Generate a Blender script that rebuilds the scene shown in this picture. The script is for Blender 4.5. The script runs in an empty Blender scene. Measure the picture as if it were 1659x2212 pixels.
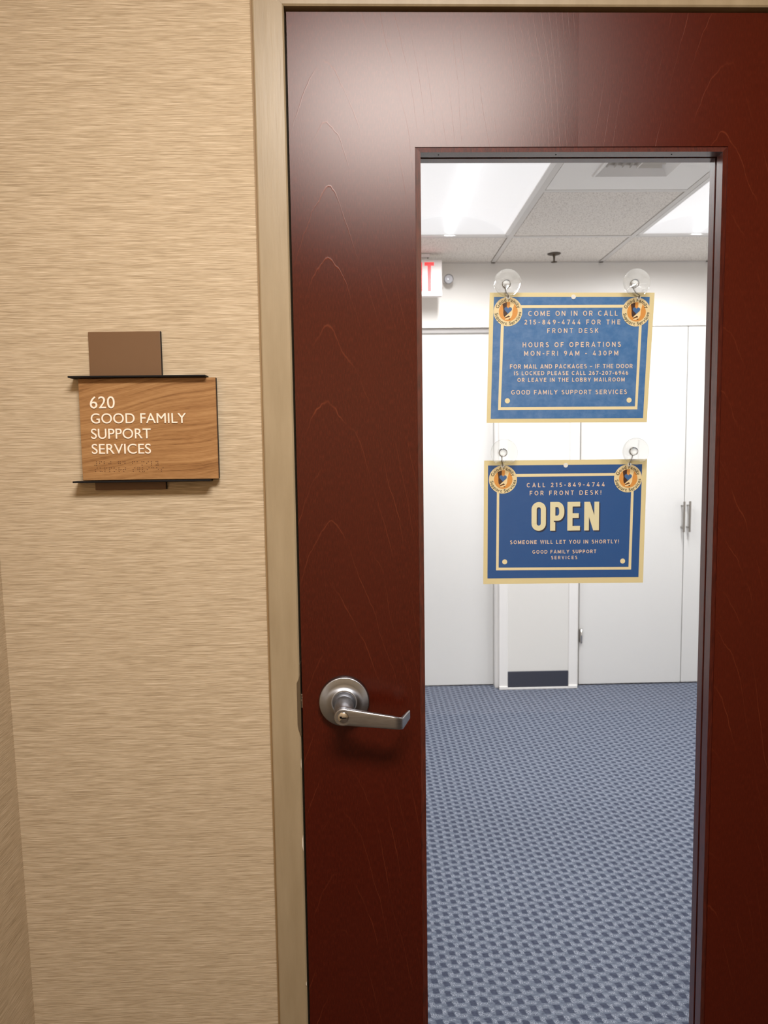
import bpy, bmesh, math, random
from mathutils import Vector, Matrix
random.seed(4)
S = bpy.context.scene
COL = S.collection
PI = math.pi

# ---------------------------------------------------------------- camera
F_PX, W_PX = 1517.36, 1659.0
CAM = Vector((-0.0136, -1.2146, 1.389))
PITCH, YAW, ROLL = 0.0843, 0.0259, -0.0134
fw = Vector((math.sin(YAW)*math.cos(PITCH), math.cos(YAW)*math.cos(PITCH), -math.sin(PITCH)))
rt = Vector((math.cos(YAW), -math.sin(YAW), 0.0))
up = rt.cross(fw)
rt2 = rt*math.cos(ROLL) + up*math.sin(ROLL)
up2 = up*math.cos(ROLL) - rt*math.sin(ROLL)
cd = bpy.data.cameras.new('camera')
cd.sensor_fit = 'HORIZONTAL'
cd.sensor_width = 36.0
cd.lens = F_PX/W_PX*36.0
cd.clip_start = 0.02
cd.dof.use_dof = True
cd.dof.focus_distance = 1.24
cd.dof.aperture_fstop = 11.0
cam = bpy.data.objects.new('camera', cd)
cam.matrix_world = Matrix(((rt2.x, up2.x, -fw.x, CAM.x), (rt2.y, up2.y, -fw.y, CAM.y), (rt2.z, up2.z, -fw.z, CAM.z), (0, 0, 0, 1)))
COL.objects.link(cam)
S.camera = cam

# ---------------------------------------------------------------- world, exposure, light strengths
wd = bpy.data.worlds.new('world')
S.world = wd
wd.use_nodes = True
wd.node_tree.nodes['Background'].inputs[0].default_value = (1, 1, 1, 1)
wd.node_tree.nodes['Background'].inputs[1].default_value = 0.0
S.view_settings.view_transform = 'Standard'
S.view_settings.look = 'None'
S.view_settings.gamma = 1.0
S.view_settings.exposure = 0.0
S.view_settings.use_curve_mapping = False
S.cycles.use_denoising = True
S.cycles.max_bounces = 14
S.cycles.diffuse_bounces = 8
S.cycles.glossy_bounces = 6
S.cycles.transmission_bounces = 10
S.cycles.transparent_max_bounces = 16
S.cycles.sample_clamp_indirect = 6.0
S.cycles.caustics_reflective = False
S.cycles.caustics_refractive = False
HALL_LAMP = 62.0          # hallway panel
HALL_COLOR = (1.0, 0.97, 0.935)
HALL_X, HALL_Y = 0.15, -1.30
WING_ADDED_GLOW = 0.47          # glow added to the office fixtures' reflector wings to brighten them
ROOM_LAMP = 1.15           # glow of the office fixtures' lens
ROOM_DOWN = 36.0          # watts each fixture sends down
ROOM_COLOR = (0.985, 0.98, 0.99)

# ---------------------------------------------------------------- materials
def lin(c):
    out = []
    for v in c:
        v = v/255.0
        out.append(v/12.92 if v <= 0.04045 else ((v+0.055)/1.055)**2.4)
    return out + [1.0]

class Mat:
    def __init__(s, name, color=(200, 200, 200), rough=0.5, metal=0.0, spec=0.5, coat=0.0, coat_rough=0.1):
        s.m = bpy.data.materials.new(name)
        s.m.use_nodes = True
        s.t = s.m.node_tree
        s.b = s.t.nodes['Principled BSDF']
        s.out = s.t.nodes['Material Output']
        s.b.inputs['Base Color'].default_value = lin(color)
        s.b.inputs['Roughness'].default_value = rough
        s.b.inputs['Metallic'].default_value = metal
        s.b.inputs['Specular IOR Level'].default_value = spec
        s.b.inputs['Coat Weight'].default_value = coat
        s.b.inputs['Coat Roughness'].default_value = coat_rough
    def n(s, typ, **kw):
        nd = s.t.nodes.new(typ)
        for k, v in kw.items():
            setattr(nd, k, v)
        return nd
    def l(s, a, b):
        s.t.links.new(a, b)
    def math(s, op, a, b=None, c=None, clamp=False):
        nd = s.n('ShaderNodeMath', operation=op)
        nd.use_clamp = clamp
        for i, v in enumerate((a, b, c)):
            if v is None:
                continue
            if isinstance(v, (int, float)):
                nd.inputs[i].default_value = v
            else:
                s.l(v, nd.inputs[i])
        return nd.outputs[0]
    def coords(s):
        return s.n('ShaderNodeTexCoord').outputs['Object']
    def mapping(s, scale=(1, 1, 1), loc=(0, 0, 0), rot=(0, 0, 0), src=None):
        mp = s.n('ShaderNodeMapping')
        mp.inputs['Scale'].default_value = scale
        mp.inputs['Location'].default_value = loc
        mp.inputs['Rotation'].default_value = rot
        s.l(src if src is not None else s.coords(), mp.inputs['Vector'])
        return mp.outputs[0]
    def noise(s, vec, scale=1.0, detail=2.0, rough=0.5, dist=0.0):
        nd = s.n('ShaderNodeTexNoise')
        nd.inputs['Scale'].default_value = scale
        nd.inputs['Detail'].default_value = detail
        nd.inputs['Roughness'].default_value = rough
        nd.inputs['Distortion'].default_value = dist
        s.l(vec, nd.inputs['Vector'])
        return nd.outputs['Fac']
    def ramp(s, fac, stops):
        nd = s.n('ShaderNodeValToRGB')
        el = nd.color_ramp.elements
        while len(el) < len(stops):
            el.new(0.5)
        for e, (p, c) in zip(el, stops):
            e.position = p
            e.color = lin(c) if len(c) == 3 else c
        s.l(fac, nd.inputs['Fac'])
        return nd.outputs['Color']
    def mix(s, fac, a, b, blend='MIX'):
        nd = s.n('ShaderNodeMix', data_type='RGBA', blend_type=blend)
        for sock, v in ((nd.inputs['Factor'], fac), (nd.inputs['A'], a), (nd.inputs['B'], b)):
            if isinstance(v, (int, float)):
                sock.default_value = v
            elif isinstance(v, (tuple, list)):
                sock.default_value = lin(v) if len(v) == 3 else v
            else:
                s.l(v, sock)
        return nd.outputs['Result']
    def color(s, c):
        s.l(c, s.b.inputs['Base Color'])
    def bump(s, h, strength=0.3, dist=0.001):
        nd = s.n('ShaderNodeBump')
        nd.inputs['Strength'].default_value = strength
        nd.inputs['Distance'].default_value = dist
        s.l(h, nd.inputs['Height'])
        s.l(nd.outputs[0], s.b.inputs['Normal'])
        return nd

def wallpaper():
    m = Mat('grasscloth_wallpaper', (205, 176, 136), 0.75, spec=0.25)
    f1 = m.noise(m.mapping((14, 14, 1050)), 1.0, 2.0, 0.5)
    f2 = m.noise(m.mapping((45, 45, 1900)), 1.0, 1.0, 0.5)
    f3 = m.noise(m.mapping((2.2, 2.2, 3.0)), 1.0, 2.0, 0.5)
    a = m.math('ADD', m.math('MULTIPLY', f1, 0.55), m.math('MULTIPLY', f2, 0.45))
    c = m.ramp(a, [(0.34, (150, 130, 102)), (0.5, (192, 171, 141)), (0.64, (222, 203, 175))])
    c = m.mix(m.math('MULTIPLY', f3, 0.35), c, (190, 168, 140))
    m.color(c)
    m.bump(a, 0.35, 0.0010)
    return m.m

def lacquer(m, rough, nd=None):
    # satin lacquer over the stain: a soft-edged gloss lobe, stronger at grazing angles
    gl = m.n('ShaderNodeBsdfGlossy')
    gl.distribution = 'BECKMANN'
    gl.inputs['Color'].default_value = (1.0, 0.90, 0.86, 1)
    if isinstance(rough, float):
        gl.inputs['Roughness'].default_value = rough
    else:
        m.l(rough, gl.inputs['Roughness'])
    lw = m.n('ShaderNodeLayerWeight')
    lw.inputs['Blend'].default_value = 0.5
    if nd is not None:
        m.l(nd.outputs[0], gl.inputs['Normal'])
    fac = m.math('MULTIPLY_ADD', m.math('POWER', lw.outputs['Facing'], 5.0), 0.9, 0.033)
    mx = m.n('ShaderNodeMixShader')
    m.l(fac, mx.inputs[0])
    m.l(m.b.outputs[0], mx.inputs[1])
    m.l(gl.outputs[0], mx.inputs[2])
    m.l(mx.outputs[0], m.out.inputs[0])

def door_wood(ox, oz):
    # ox, oz: where the leaf's own origin sits, so that the grain lines fall where the veneer shows them
    m = Mat('cherry_veneer', (60, 17, 9), 0.345, spec=0.5, coat=0.0)
    m.b.inputs['Specular IOR Level'].default_value = 0.0
    sx = m.n('ShaderNodeSeparateXYZ')
    m.l(m.coords(), sx.inputs[0])
    x = m.math('ADD', sx.outputs[0], ox)
    z = m.math('ADD', sx.outputs[2], oz)
    leaf = m.math('GREATER_THAN', x, 0.352)
    cx = m.math('ADD', -0.072, m.math('MULTIPLY', leaf, 0.672))
    wob = m.noise(m.mapping((9, 1, 2.2)), 1.0, 2.0, 0.5)
    fine = m.noise(m.mapping((55, 1, 26)), 1.0, 2.0, 0.6)
    u = m.math('ADD', m.math('SUBTRACT', x, cx), m.math('MULTIPLY', m.math('SUBTRACT', wob, 0.5), 0.035))
    uu = m.math('MULTIPLY', m.math('POWER', m.math('ABSOLUTE', u), 1.6), 11.0)
    g = m.math('ADD', m.math('ADD', z, uu), m.math('ADD', m.math('MULTIPLY', wob, 0.11), m.math('MULTIPLY', fine, 0.022)))
    ph = m.math('FRACT', m.math('MULTIPLY', g, 9.3))
    d = m.math('ABSOLUTE', m.math('SUBTRACT', ph, 0.5))
    line = m.math('SUBTRACT', 1.0, m.math('MULTIPLY', d, 42.0), clamp=True)
    brk = m.noise(m.mapping((14, 1, 5), loc=(3, 0, 1)), 1.0, 2.0, 0.5)
    line = m.math('MULTIPLY', line, m.math('MULTIPLY', m.math('SUBTRACT', brk, 0.46, clamp=True), 5.0, clamp=True))
    fib = m.noise(m.mapping((760, 1, 95)), 1.0, 3.0, 0.65)
    big = m.noise(m.mapping((16, 1, 1.6)), 1.0, 3.0, 0.6, 0.4)
    c = m.ramp(fib, [(0.26, (54, 13, 5)), (0.5, (66, 18, 8)), (0.76, (90, 32, 17))])
    c = m.mix(m.math('MULTIPLY', m.math('SUBTRACT', big, 0.3, clamp=True), 0.8), c, (72, 20, 8))
    c = m.mix(m.math('MULTIPLY', line, 0.5), c, (136, 66, 40))
    c = m.mix(m.math('MULTIPLY', leaf, 0.25), c, (84, 26, 11))
    m.color(c)
    h = m.math('ADD', m.math('MULTIPLY', fib, 0.35), m.math('MULTIPLY', line, 0.8))
    nd = m.bump(h, 0.12, 0.0008)
    lacquer(m, m.math('ADD', 0.315, m.math('MULTIPLY', leaf, 0.06)), nd)
    return m.m

def bead_wood():
    m = Mat('cherry_bead', (74, 24, 14), 0.36, spec=0.5, coat=0.5, coat_rough=0.22)
    f = m.noise(m.mapping((400, 400, 40)), 1.0, 3.0, 0.6)
    m.color(m.ramp(f, [(0.3, (54, 16, 10)), (0.7, (90, 33, 20))]))
    return m.m

def frame_paint():
    m = Mat('beige_gloss_paint', (181, 153, 112), 0.36, spec=0.5)
    a = m.noise(m.mapping((220, 220, 14)), 1.0, 3.0, 0.6, 0.5)
    b = m.noise(m.mapping((40, 40, 6)), 1.0, 3.0, 0.6)
    zc = m.n('ShaderNodeSeparateXYZ')
    m.l(m.coords(), zc.inputs[0])
    m.color(m.ramp(b, [(0.3, (153, 134, 105)), (0.7, (164, 145, 116))]))
    m.bump(m.math('ADD', m.math('MULTIPLY', a, 0.7), m.math('MULTIPLY', b, 0.5)), 0.16, 0.0012)
    return m.m

def sign_oak():
    m = Mat('oak_laminate', (178, 130, 82), 0.45, spec=0.3)
    big = m.noise(m.mapping((5, 1, 7), loc=(1.3, 0, 0.4)), 1.0, 1.0, 0.4)
    sx = m.n('ShaderNodeSeparateXYZ')
    m.l(m.coords(), sx.inputs[0])
    s = m.math('ADD', m.math('MULTIPLY', sx.outputs[2], 170.0), m.math('MULTIPLY', sx.outputs[0], -26.0))
    s = m.math('ADD', s, m.math('MULTIPLY', big, 8.0))
    cmb = m.n('ShaderNodeCombineXYZ')
    m.l(m.math('MULTIPLY', sx.outputs[0], 3.5), cmb.inputs[0])
    m.l(s, cmb.inputs[2])
    g1 = m.noise(cmb.outputs[0], 1.0, 4.0, 0.7)
    fine = m.noise(m.mapping((60, 1, 1100), rot=(0, 0.12, 0)), 1.0, 2.0, 0.6)
    v = m.math('ADD', m.math('MULTIPLY', g1, 0.72), m.math('MULTIPLY', fine, 0.28))
    m.color(m.ramp(v, [(0.34, (112, 74, 40)), (0.45, (150, 107, 65)), (0.56, (168, 125, 80)), (0.70, (186, 144, 97))]))
    return m.m

def carpet():
    m = Mat('carpet_tile', (100, 106, 122), 0.95, spec=0.1)
    sx = m.n('ShaderNodeSeparateXYZ')
    m.l(m.coords(), sx.inputs[0])
    jit = m.noise(m.mapping((70, 70, 1)), 1.0, 2.0, 0.6)
    X = m.math('ADD', sx.outputs[0], m.math('MULTIPLY', m.math('SUBTRACT', jit, 0.5), 0.009))
    Y = m.math('ADD', sx.outputs[1], m.math('MULTIPLY', m.math('SUBTRACT', jit, 0.5), 0.006))
    PX, PY, HX, HY = 0.0596, 0.0335, 0.0098, 0.0098
    def block(ox, oy, hx, hy, soft):
        yy = m.math('SUBTRACT', Y, oy)
        fx = m.math('SUBTRACT', m.math('MODULO', m.math('ADD', m.math('SUBTRACT', X, ox), 59.6+PX/2), PX), PX/2)
        fy = m.math('SUBTRACT', m.math('MODULO', m.math('ADD', yy, 33.5+PY/2), PY), PY/2)
        fx = m.math('ADD', fx, m.math('MULTIPLY', fy, 0.25))
        a = m.math('MULTIPLY', m.math('SUBTRACT', hx, m.math('ABSOLUTE', fx)), soft, clamp=True)
        b = m.math('MULTIPLY', m.math('SUBTRACT', hy, m.math('ABSOLUTE', fy)), soft, clamp=True)
        return m.math('MULTIPLY', a, b)
    OX, OY = 0.4766, 0.5442
    dark = m.math('MAXIMUM', block(OX, OY, HX, HY, 330), block(OX-0.0304, OY+0.0105, HX, HY, 330))
    lite = m.math('MAXIMUM', block(OX+0.0155, OY-0.002, 0.0105, 0.0105, 170), block(OX-0.0149, OY+0.0085, 0.0105, 0.0105, 170))
    lite = m.math('MAXIMUM', lite, m.math('MAXIMUM', block(OX+0.003, OY-0.0165, 0.011, 0.007, 170), block(OX-0.0274, OY-0.006, 0.011, 0.007, 170)))
    rib = m.noise(m.mapping((90, 420, 1)), 1.0, 2.0, 0.6)
    fleck = m.noise(m.mapping((330, 560, 1)), 1.0, 2.0, 0.6)
    c = m.ramp(rib, [(0.3, (78, 85, 100)), (0.7, (113, 121, 137))])
    fl = m.math('MULTIPLY', m.math('SUBTRACT', fleck, 0.47, clamp=True), 7.0, clamp=True)
    c = m.mix(m.math('MULTIPLY', m.math('MULTIPLY', fl, lite), 0.9), c, (172, 177, 190))
    dk = m.ramp(rib, [(0.3, (56, 62, 79)), (0.7, (76, 82, 100))])
    c = m.mix(dark, c, dk)
    m.color(c)
    m.bump(m.math('ADD', m.math('MULTIPLY', rib, 0.6), m.math('MULTIPLY', fleck, 0.4)), 0.5, 0.003)
    return m.m

def ceiling_tile():
    m = Mat('mineral_tile', (216, 211, 205), 0.9, spec=0.1)
    sp = m.noise(m.mapping((170, 170, 170)), 1.0, 3.0, 0.65)
    s2 = m.noise(m.mapping((330, 330, 330)), 1.0, 1.0, 0.5)
    k = m.math('MULTIPLY', m.math('SUBTRACT', sp, 0.53, clamp=True), 12.0, clamp=True)
    k2 = m.math('MULTIPLY', m.math('SUBTRACT', s2, 0.66, clamp=True), 9.0, clamp=True)
    k = m.math('MAXIMUM', k, k2)
    m.color(m.mix(m.math('MULTIPLY', k, 0.75), (230, 224, 217), (166, 156, 147)))
    m.bump(m.math('SUBTRACT', 1.0, k), 0.3, 0.002)
    return m.m

def white_paint(name, col=(236, 233, 229), rough=0.5, scuff=None):
    m = Mat(name, col, rough, spec=0.4)
    n = m.noise(m.mapping((3, 3, 3)), 1.0, 2.0)
    c = m.mix(m.math('MULTIPLY', n, 0.15), col, tuple(v-8 for v in col))
    if scuff:
        sx = m.n('ShaderNodeSeparateXYZ')
        m.l(m.coords(), sx.inputs[0])
        dx = m.math('DIVIDE', m.math('SUBTRACT', sx.outputs[0], scuff[0]), scuff[2])
        dz = m.math('DIVIDE', m.math('SUBTRACT', sx.outputs[2], scuff[1]), scuff[3])
        r = m.math('SUBTRACT', 1.0, m.math('ADD', m.math('MULTIPLY', dx, dx), m.math('MULTIPLY', dz, dz)), clamp=True)
        w = m.noise(m.mapping((25, 25, 25)), 1.0, 3.0)
        c = m.mix(m.math('MULTIPLY', m.math('MULTIPLY', r, w), 0.55), c, (176, 170, 164))
    m.color(c)
    return m.m

def brushed(name, col, rough, axis):
    m = Mat(name, col, rough, 1.0)
    f = m.noise(m.mapping(axis), 1.0, 2.0, 0.6)
    rr = m.n('ShaderNodeMapRange')
    m.l(f, rr.inputs['Value'])
    rr.inputs['To Min'].default_value = rough-0.08
    rr.inputs['To Max'].default_value = rough+0.10
    m.l(rr.outputs[0], m.b.inputs['Roughness'])
    m.color(m.ramp(f, [(0.3, tuple(v-10 for v in col)), (0.7, tuple(min(255, v+8) for v in col))]))
    return m.m

def spun(name, col, rough):
    m = Mat(name, col, rough, 1.0)
    m.b.inputs['Anisotropic'].default_value = 0.75
    tg = m.n('ShaderNodeTangent')
    tg.direction_type = 'RADIAL'
    tg.axis = 'Y'
    m.l(tg.outputs[0], m.b.inputs['Tangent'])
    return m.m

def emitter(name, col, strength):
    m = bpy.data.materials.new(name)
    m.use_nodes = True
    t = m.node_tree
    t.nodes.remove(t.nodes['Principled BSDF'])
    e = t.nodes.new('ShaderNodeEmission')
    e.inputs[0].default_value = (*col, 1)
    e.inputs[1].default_value = strength
    t.links.new(e.outputs[0], t.nodes['Material Output'].inputs[0])
    return m

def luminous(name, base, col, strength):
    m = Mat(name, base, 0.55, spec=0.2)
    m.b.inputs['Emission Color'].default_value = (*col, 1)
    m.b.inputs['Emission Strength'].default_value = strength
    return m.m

def pane_glass():
    m = bpy.data.materials.new('clear_pane_glass')
    m.use_nodes = True
    t = m.node_tree
    t.nodes.remove(t.nodes['Principled BSDF'])
    tr = t.nodes.new('ShaderNodeBsdfTransparent')
    tr.inputs[0].default_value = (0.985, 0.99, 0.985, 1)
    gl = t.nodes.new('ShaderNodeBsdfGlossy')
    gl.inputs['Roughness'].default_value = 0.0
    lw = t.nodes.new('ShaderNodeLayerWeight')
    lw.inputs['Blend'].default_value = 0.5
    pw = t.nodes.new('ShaderNodeMath')
    pw.operation = 'POWER'
    pw.inputs[1].default_value = 5.0
    t.links.new(lw.outputs['Facing'], pw.inputs[0])
    ma = t.nodes.new('ShaderNodeMath')
    ma.operation = 'MULTIPLY_ADD'
    ma.inputs[1].default_value = 0.96
    ma.inputs[2].default_value = 0.04
    t.links.new(pw.outputs[0], ma.inputs[0])
    mx = t.nodes.new('ShaderNodeMixShader')
    t.links.new(ma.outputs[0], mx.inputs[0])
    t.links.new(tr.outputs[0], mx.inputs[1])
    t.links.new(gl.outputs[0], mx.inputs[2])
    t.links.new(mx.outputs[0], t.nodes['Material Output'].inputs[0])
    return m

def clear_vinyl(name, fac):
    m = bpy.data.materials.new(name)
    m.use_nodes = True
    t = m.node_tree
    b = t.nodes['Principled BSDF']
    b.inputs['Base Color'].default_value = (0.97, 0.97, 0.96, 1)
    b.inputs['Roughness'].default_value = 0.03
    b.inputs['Transmission Weight'].default_value = 1.0
    b.inputs['IOR'].default_value = 1.40
    tr = t.nodes.new('ShaderNodeBsdfTransparent')
    tr.inputs[0].default_value = (0.96, 0.96, 0.95, 1)
    mx = t.nodes.new('ShaderNodeMixShader')
    mx.inputs[0].default_value = fac
    t.links.new(tr.outputs[0], mx.inputs[1])
    t.links.new(b.outputs[0], mx.inputs[2])
    t.links.new(mx.outputs[0], t.nodes['Material Output'].inputs[0])
    return m

def printed(name, col, mottled=0.0, mcol=(120, 150, 190), rough=0.42):
    m = Mat(name, col, rough, spec=0.35)
    if mottled:
        n = m.noise(m.mapping((55, 1, 55)), 1.0, 4.0, 0.7)
        k = m.math('MULTIPLY', m.math('SUBTRACT', n, 0.40, clamp=True), mottled)
        m.color(m.mix(k, col, mcol))
    else:
        n = m.noise(m.mapping((18, 1, 18)), 1.0, 2.0)
        m.color(m.mix(m.math('MULTIPLY', n, 0.2), col, tuple(max(0, v-14) for v in col)))
    return m.m

DX, DZ = 0.3260, 0.0080      # base of the door leaf
M = {
    'paper': wallpaper(), 'door': door_wood(DX, DZ), 'bead': bead_wood(), 'frame': frame_paint(), 'oak': sign_oak(),
    'carpet': carpet(), 'tile': ceiling_tile(),
    'white': white_paint('white_wall_paint'), 'white_trim': white_paint('white_trim_paint', (238, 236, 234), 0.35),
    'white_door': white_paint('white_door_paint', (226, 225, 223), 0.4),
    'column': white_paint('white_column_paint', (228, 226, 222), 0.5, (0.28, 0.155, 0.07, 0.045)),
    'tbar': Mat('ceiling_grid_paint', (206, 202, 198), 0.5).m,
    'black': Mat('black_plastic', (7, 6, 9), 0.6, spec=0.25).m,
    'dark': Mat('dark_void', (10, 9, 9), 0.9, spec=0.05).m,
    'groove': Mat('dark_glazing_seal', (8, 5, 5), 0.9, spec=0.05).m,
    'brown': printed('brown_plastic', (116, 86, 60), 0.0, rough=0.45),
    'ivory': Mat('ivory_lettering', (250, 236, 218), 0.5).m,
    'braille': Mat('braille_beads', (98, 62, 34), 0.4).m,
    'nickel': brushed('satin_nickel', (170, 169, 171), 0.36, (60, 60, 900)),
    'nickel_round': spun('satin_nickel_round', (160, 162, 168), 0.34),
    'bronze': Mat('strike_steel', (128, 112, 90), 0.38, 0.7).m,
    'chrome': Mat('chrome', (210, 208, 205), 0.12, 1.0).m,
    'dark_wire': Mat('hook_wire', (120, 112, 100), 0.25, 1.0).m,
    'steel': Mat('brushed_bar', (158, 153, 147), 0.35, 0.9).m,
    'navy': Mat('navy_rubber_base', (44, 52, 69), 0.55).m,
    'grey_head_shade': Mat('grey_head_shade_paint', (172, 169, 168), 0.5).m,  # grey carries the shade under the far left door's header
    'glass': pane_glass(), 'vinyl': clear_vinyl('clear_vinyl', 0.2), 'vinyl_knob': clear_vinyl('clear_vinyl_knob', 0.6),
    'exit_white': Mat('exit_housing', (236, 230, 228), 0.45).m,
    'reflector': luminous('reflector_added_glow', (243, 241, 242), ROOM_COLOR, WING_ADDED_GLOW),
    'fixture': Mat('white_fixture_steel', (222, 219, 216), 0.45).m,
    'lens': emitter('fixture_lens', ROOM_COLOR, ROOM_LAMP),
    'hall_lens': emitter('hall_fixture_lens', HALL_COLOR, HALL_LAMP),
    'exit_red': None,
    'sprinkler': Mat('sprinkler_bronze', (66, 56, 46), 0.5, 0.6).m,
    'escutcheon': Mat('escutcheon_shadowed', (60, 52, 46), 0.6, 0.3).m,  # sprinkler disc: shadow put into its dark colour
    'poster_cream': printed('poster_cream', (234, 217, 168)), 'poster_blue': printed('poster_blue', (28, 84, 150), 0.35, (52, 100, 160)),
    'poster_blue_hazed': printed('poster_blue_hazed', (56, 112, 172), 1.5, (118, 154, 200)),  # haze of glass reflections put into the upper poster's blue
    'poster_line': printed('poster_line', (244, 226, 182)), 'poster_text': printed('poster_text', (246, 214, 186)),
    'poster_ivory': printed('poster_ivory', (238, 228, 190)), 'navy_ink': printed('navy_ink', (38, 44, 72)),
    'logo_cream': printed('logo_cream', (240, 218, 172)), 'logo_orange': printed('logo_orange', (226, 154, 76)),
    'logo_dark': printed('logo_dark', (62, 36, 34)), 'logo_hand': printed('logo_hand', (248, 222, 172)),
    'logo_heart': printed('logo_heart', (62, 106, 160)), 'ink_brown': printed('ink_brown', (74, 54, 30)), 'ink_green': printed('ink_green', (62, 74, 66)),
    'hall_carpet': Mat('hall_carpet', (78, 68, 60), 0.95, spec=0.1).m,
    'hall_ceiling': white_paint('hall_ceiling_paint', (220, 214, 204), 0.8),
    'lamp_ring': Mat('lamp_ring', (142, 140, 142), 0.35, 0.5).m,
    'chip': Mat('pale_primer', (214, 202, 184), 0.6).m,
    'clear_lens': Mat('lamp_lens', (200, 202, 210), 0.15, 0.0, 0.6).m,
}
ex = Mat('exit_red_letters', (235, 24, 36), 0.4)
ex.b.inputs['Emission Color'].default_value = lin((255, 20, 40))
ex.b.inputs['Emission Strength'].default_value = 0.75
M['exit_red'] = ex.m

# ---------------------------------------------------------------- mesh helpers
class B:
    def __init__(s):
        s.v, s.f, s.smooth = [], [], []
    def face(s, pts, smooth=False):
        i = len(s.v)
        s.v += [tuple(p) for p in pts]
        s.f.append(tuple(range(i, i+len(pts))))
        s.smooth.append(smooth)
    def box(s, x0, x1, y0, y1, z0, z1, bev=0.0, seg=2):
        bm = bmesh.new()
        bmesh.ops.create_cube(bm, size=1.0)
        for v in bm.verts:
            v.co = Vector(((x0+x1)/2+v.co.x*(x1-x0), (y0+y1)/2+v.co.y*(y1-y0), (z0+z1)/2+v.co.z*(z1-z0)))
        if bev:
            bmesh.ops.bevel(bm, geom=bm.edges[:], offset=bev, segments=seg, affect='EDGES', profile=0.5)
        s.add_bm(bm)
        return s
    def add_bm(s, bm, smooth=False):
        bmesh.ops.recalc_face_normals(bm, faces=bm.faces[:])
        i = len(s.v)
        bm.verts.index_update()
        s.v += [tuple(v.co) for v in bm.verts]
        for f in bm.faces:
            s.f.append(tuple(i+v.index for v in f.verts))
            s.smooth.append(smooth)
        bm.free()
    def grid(s, rows, closed=False, smooth=True):
        i = len(s.v)
        n = len(rows[0])
        for r in rows:
            s.v += [tuple(p) for p in r]
        for a in range(len(rows)-1):
            for b in range(n if closed else n-1):
                b2 = (b+1) % n
                s.f.append((i+a*n+b, i+a*n+b2, i+(a+1)*n+b2, i+(a+1)*n+b))
                s.smooth.append(smooth)
        return i
    def lathe(s, prof, center, axis='y', seg=40, smooth=True):
        # prof: (radius, distance along axis); center: world point
        rows = []
        for r, h in prof:
            row = []
            for k in range(seg):
                a = 2*PI*k/seg
                p = (r*math.cos(a), r*math.sin(a))
                if axis == 'y':
                    row.append((center[0]+p[0], center[1]+h, center[2]+p[1]))
                elif axis == 'z':
                    row.append((center[0]+p[0], center[1]+p[1], center[2]+h))
                else:
                    row.append((center[0]+h, center[1]+p[0], center[2]+p[1]))
            rows.append(row)
        s.grid(rows, True, smooth)
        return s
    def tube(s, path, r, seg=10, caps=True):
        path = [Vector(p) for p in path]
        rr = r if isinstance(r, (list, tuple)) else [r]*len(path)
        rows = []
        ref = None
        for i, p in enumerate(path):
            t = (path[min(i+1, len(path)-1)]-path[max(i-1, 0)]).normalized()
            if ref is None:
                ref = Vector((0, 0, 1)) if abs(t.z) < 0.9 else Vector((1, 0, 0))
            a = ref - t*ref.dot(t)
            a.normalize()
            ref = a
            b = t.cross(a)
            rows.append([tuple(p+(a*math.cos(2*PI*k/seg)+b*math.sin(2*PI*k/seg))*rr[i]) for k in range(seg)])
        s.grid(rows, True, True)
        if caps:
            s.face(rows[0][::-1])
            s.face(rows[-1])
        return s
    def prism(s, poly, y0, y1):
        # polygon in x, z pushed from y0 (front) to y1
        n = len(poly)
        bm = bmesh.new()
        f = [bm.verts.new((p[0], y0, p[1])) for p in poly]
        k = [bm.verts.new((p[0], y1, p[1])) for p in poly]
        bm.faces.new(f)
        bm.faces.new(k[::-1])
        for i in range(n):
            j = (i+1) % n
            bm.faces.new((f[i], k[i], k[j], f[j]))
        bmesh.ops.triangulate(bm, faces=[q for q in bm.faces if len(q.verts) > 4])
        s.add_bm(bm)
        return s
    def flat(s, poly, y):
        # flat printed shape facing the hallway
        bm = bmesh.new()
        vs = [bm.verts.new((p[0], y, p[1])) for p in poly]
        f = bm.faces.new(vs)
        f.normal_update()
        if f.normal.y > 0:
            f.normal_flip()
        bmesh.ops.triangulate(bm, faces=bm.faces[:])
        i = len(s.v)
        bm.verts.index_update()
        s.v += [tuple(v.co) for v in bm.verts]
        for q in bm.faces:
            s.f.append(tuple(i+v.index for v in q.verts))
            s.smooth.append(False)
        bm.free()
        return s
    def flat_grid(s, quad, y, bow, nx=12, nz=10):
        # quad: tl, tr, br, bl in x, z ; bow(u, v) gives the sheet's lift
        def pt(u, v):
            a = [(quad[0][k]*(1-u)+quad[1][k]*u)*(1-v)+(quad[3][k]*(1-u)+quad[2][k]*u)*v for k in (0, 1)]
            return (a[0], y+bow(u, v), a[1])
        rows = [[pt(i/nx, j/nz) for i in range(nx+1)] for j in range(nz+1)]
        s.grid(rows, False, True)
        return s
    def ring(s, outer, inner, y):
        n = len(outer)
        for i in range(n):
            j = (i+1) % n
            s.face([(outer[i][0], y, outer[i][1]), (inner[i][0], y, inner[i][1]), (inner[j][0], y, inner[j][1]), (outer[j][0], y, outer[j][1])])
        return s

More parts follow.
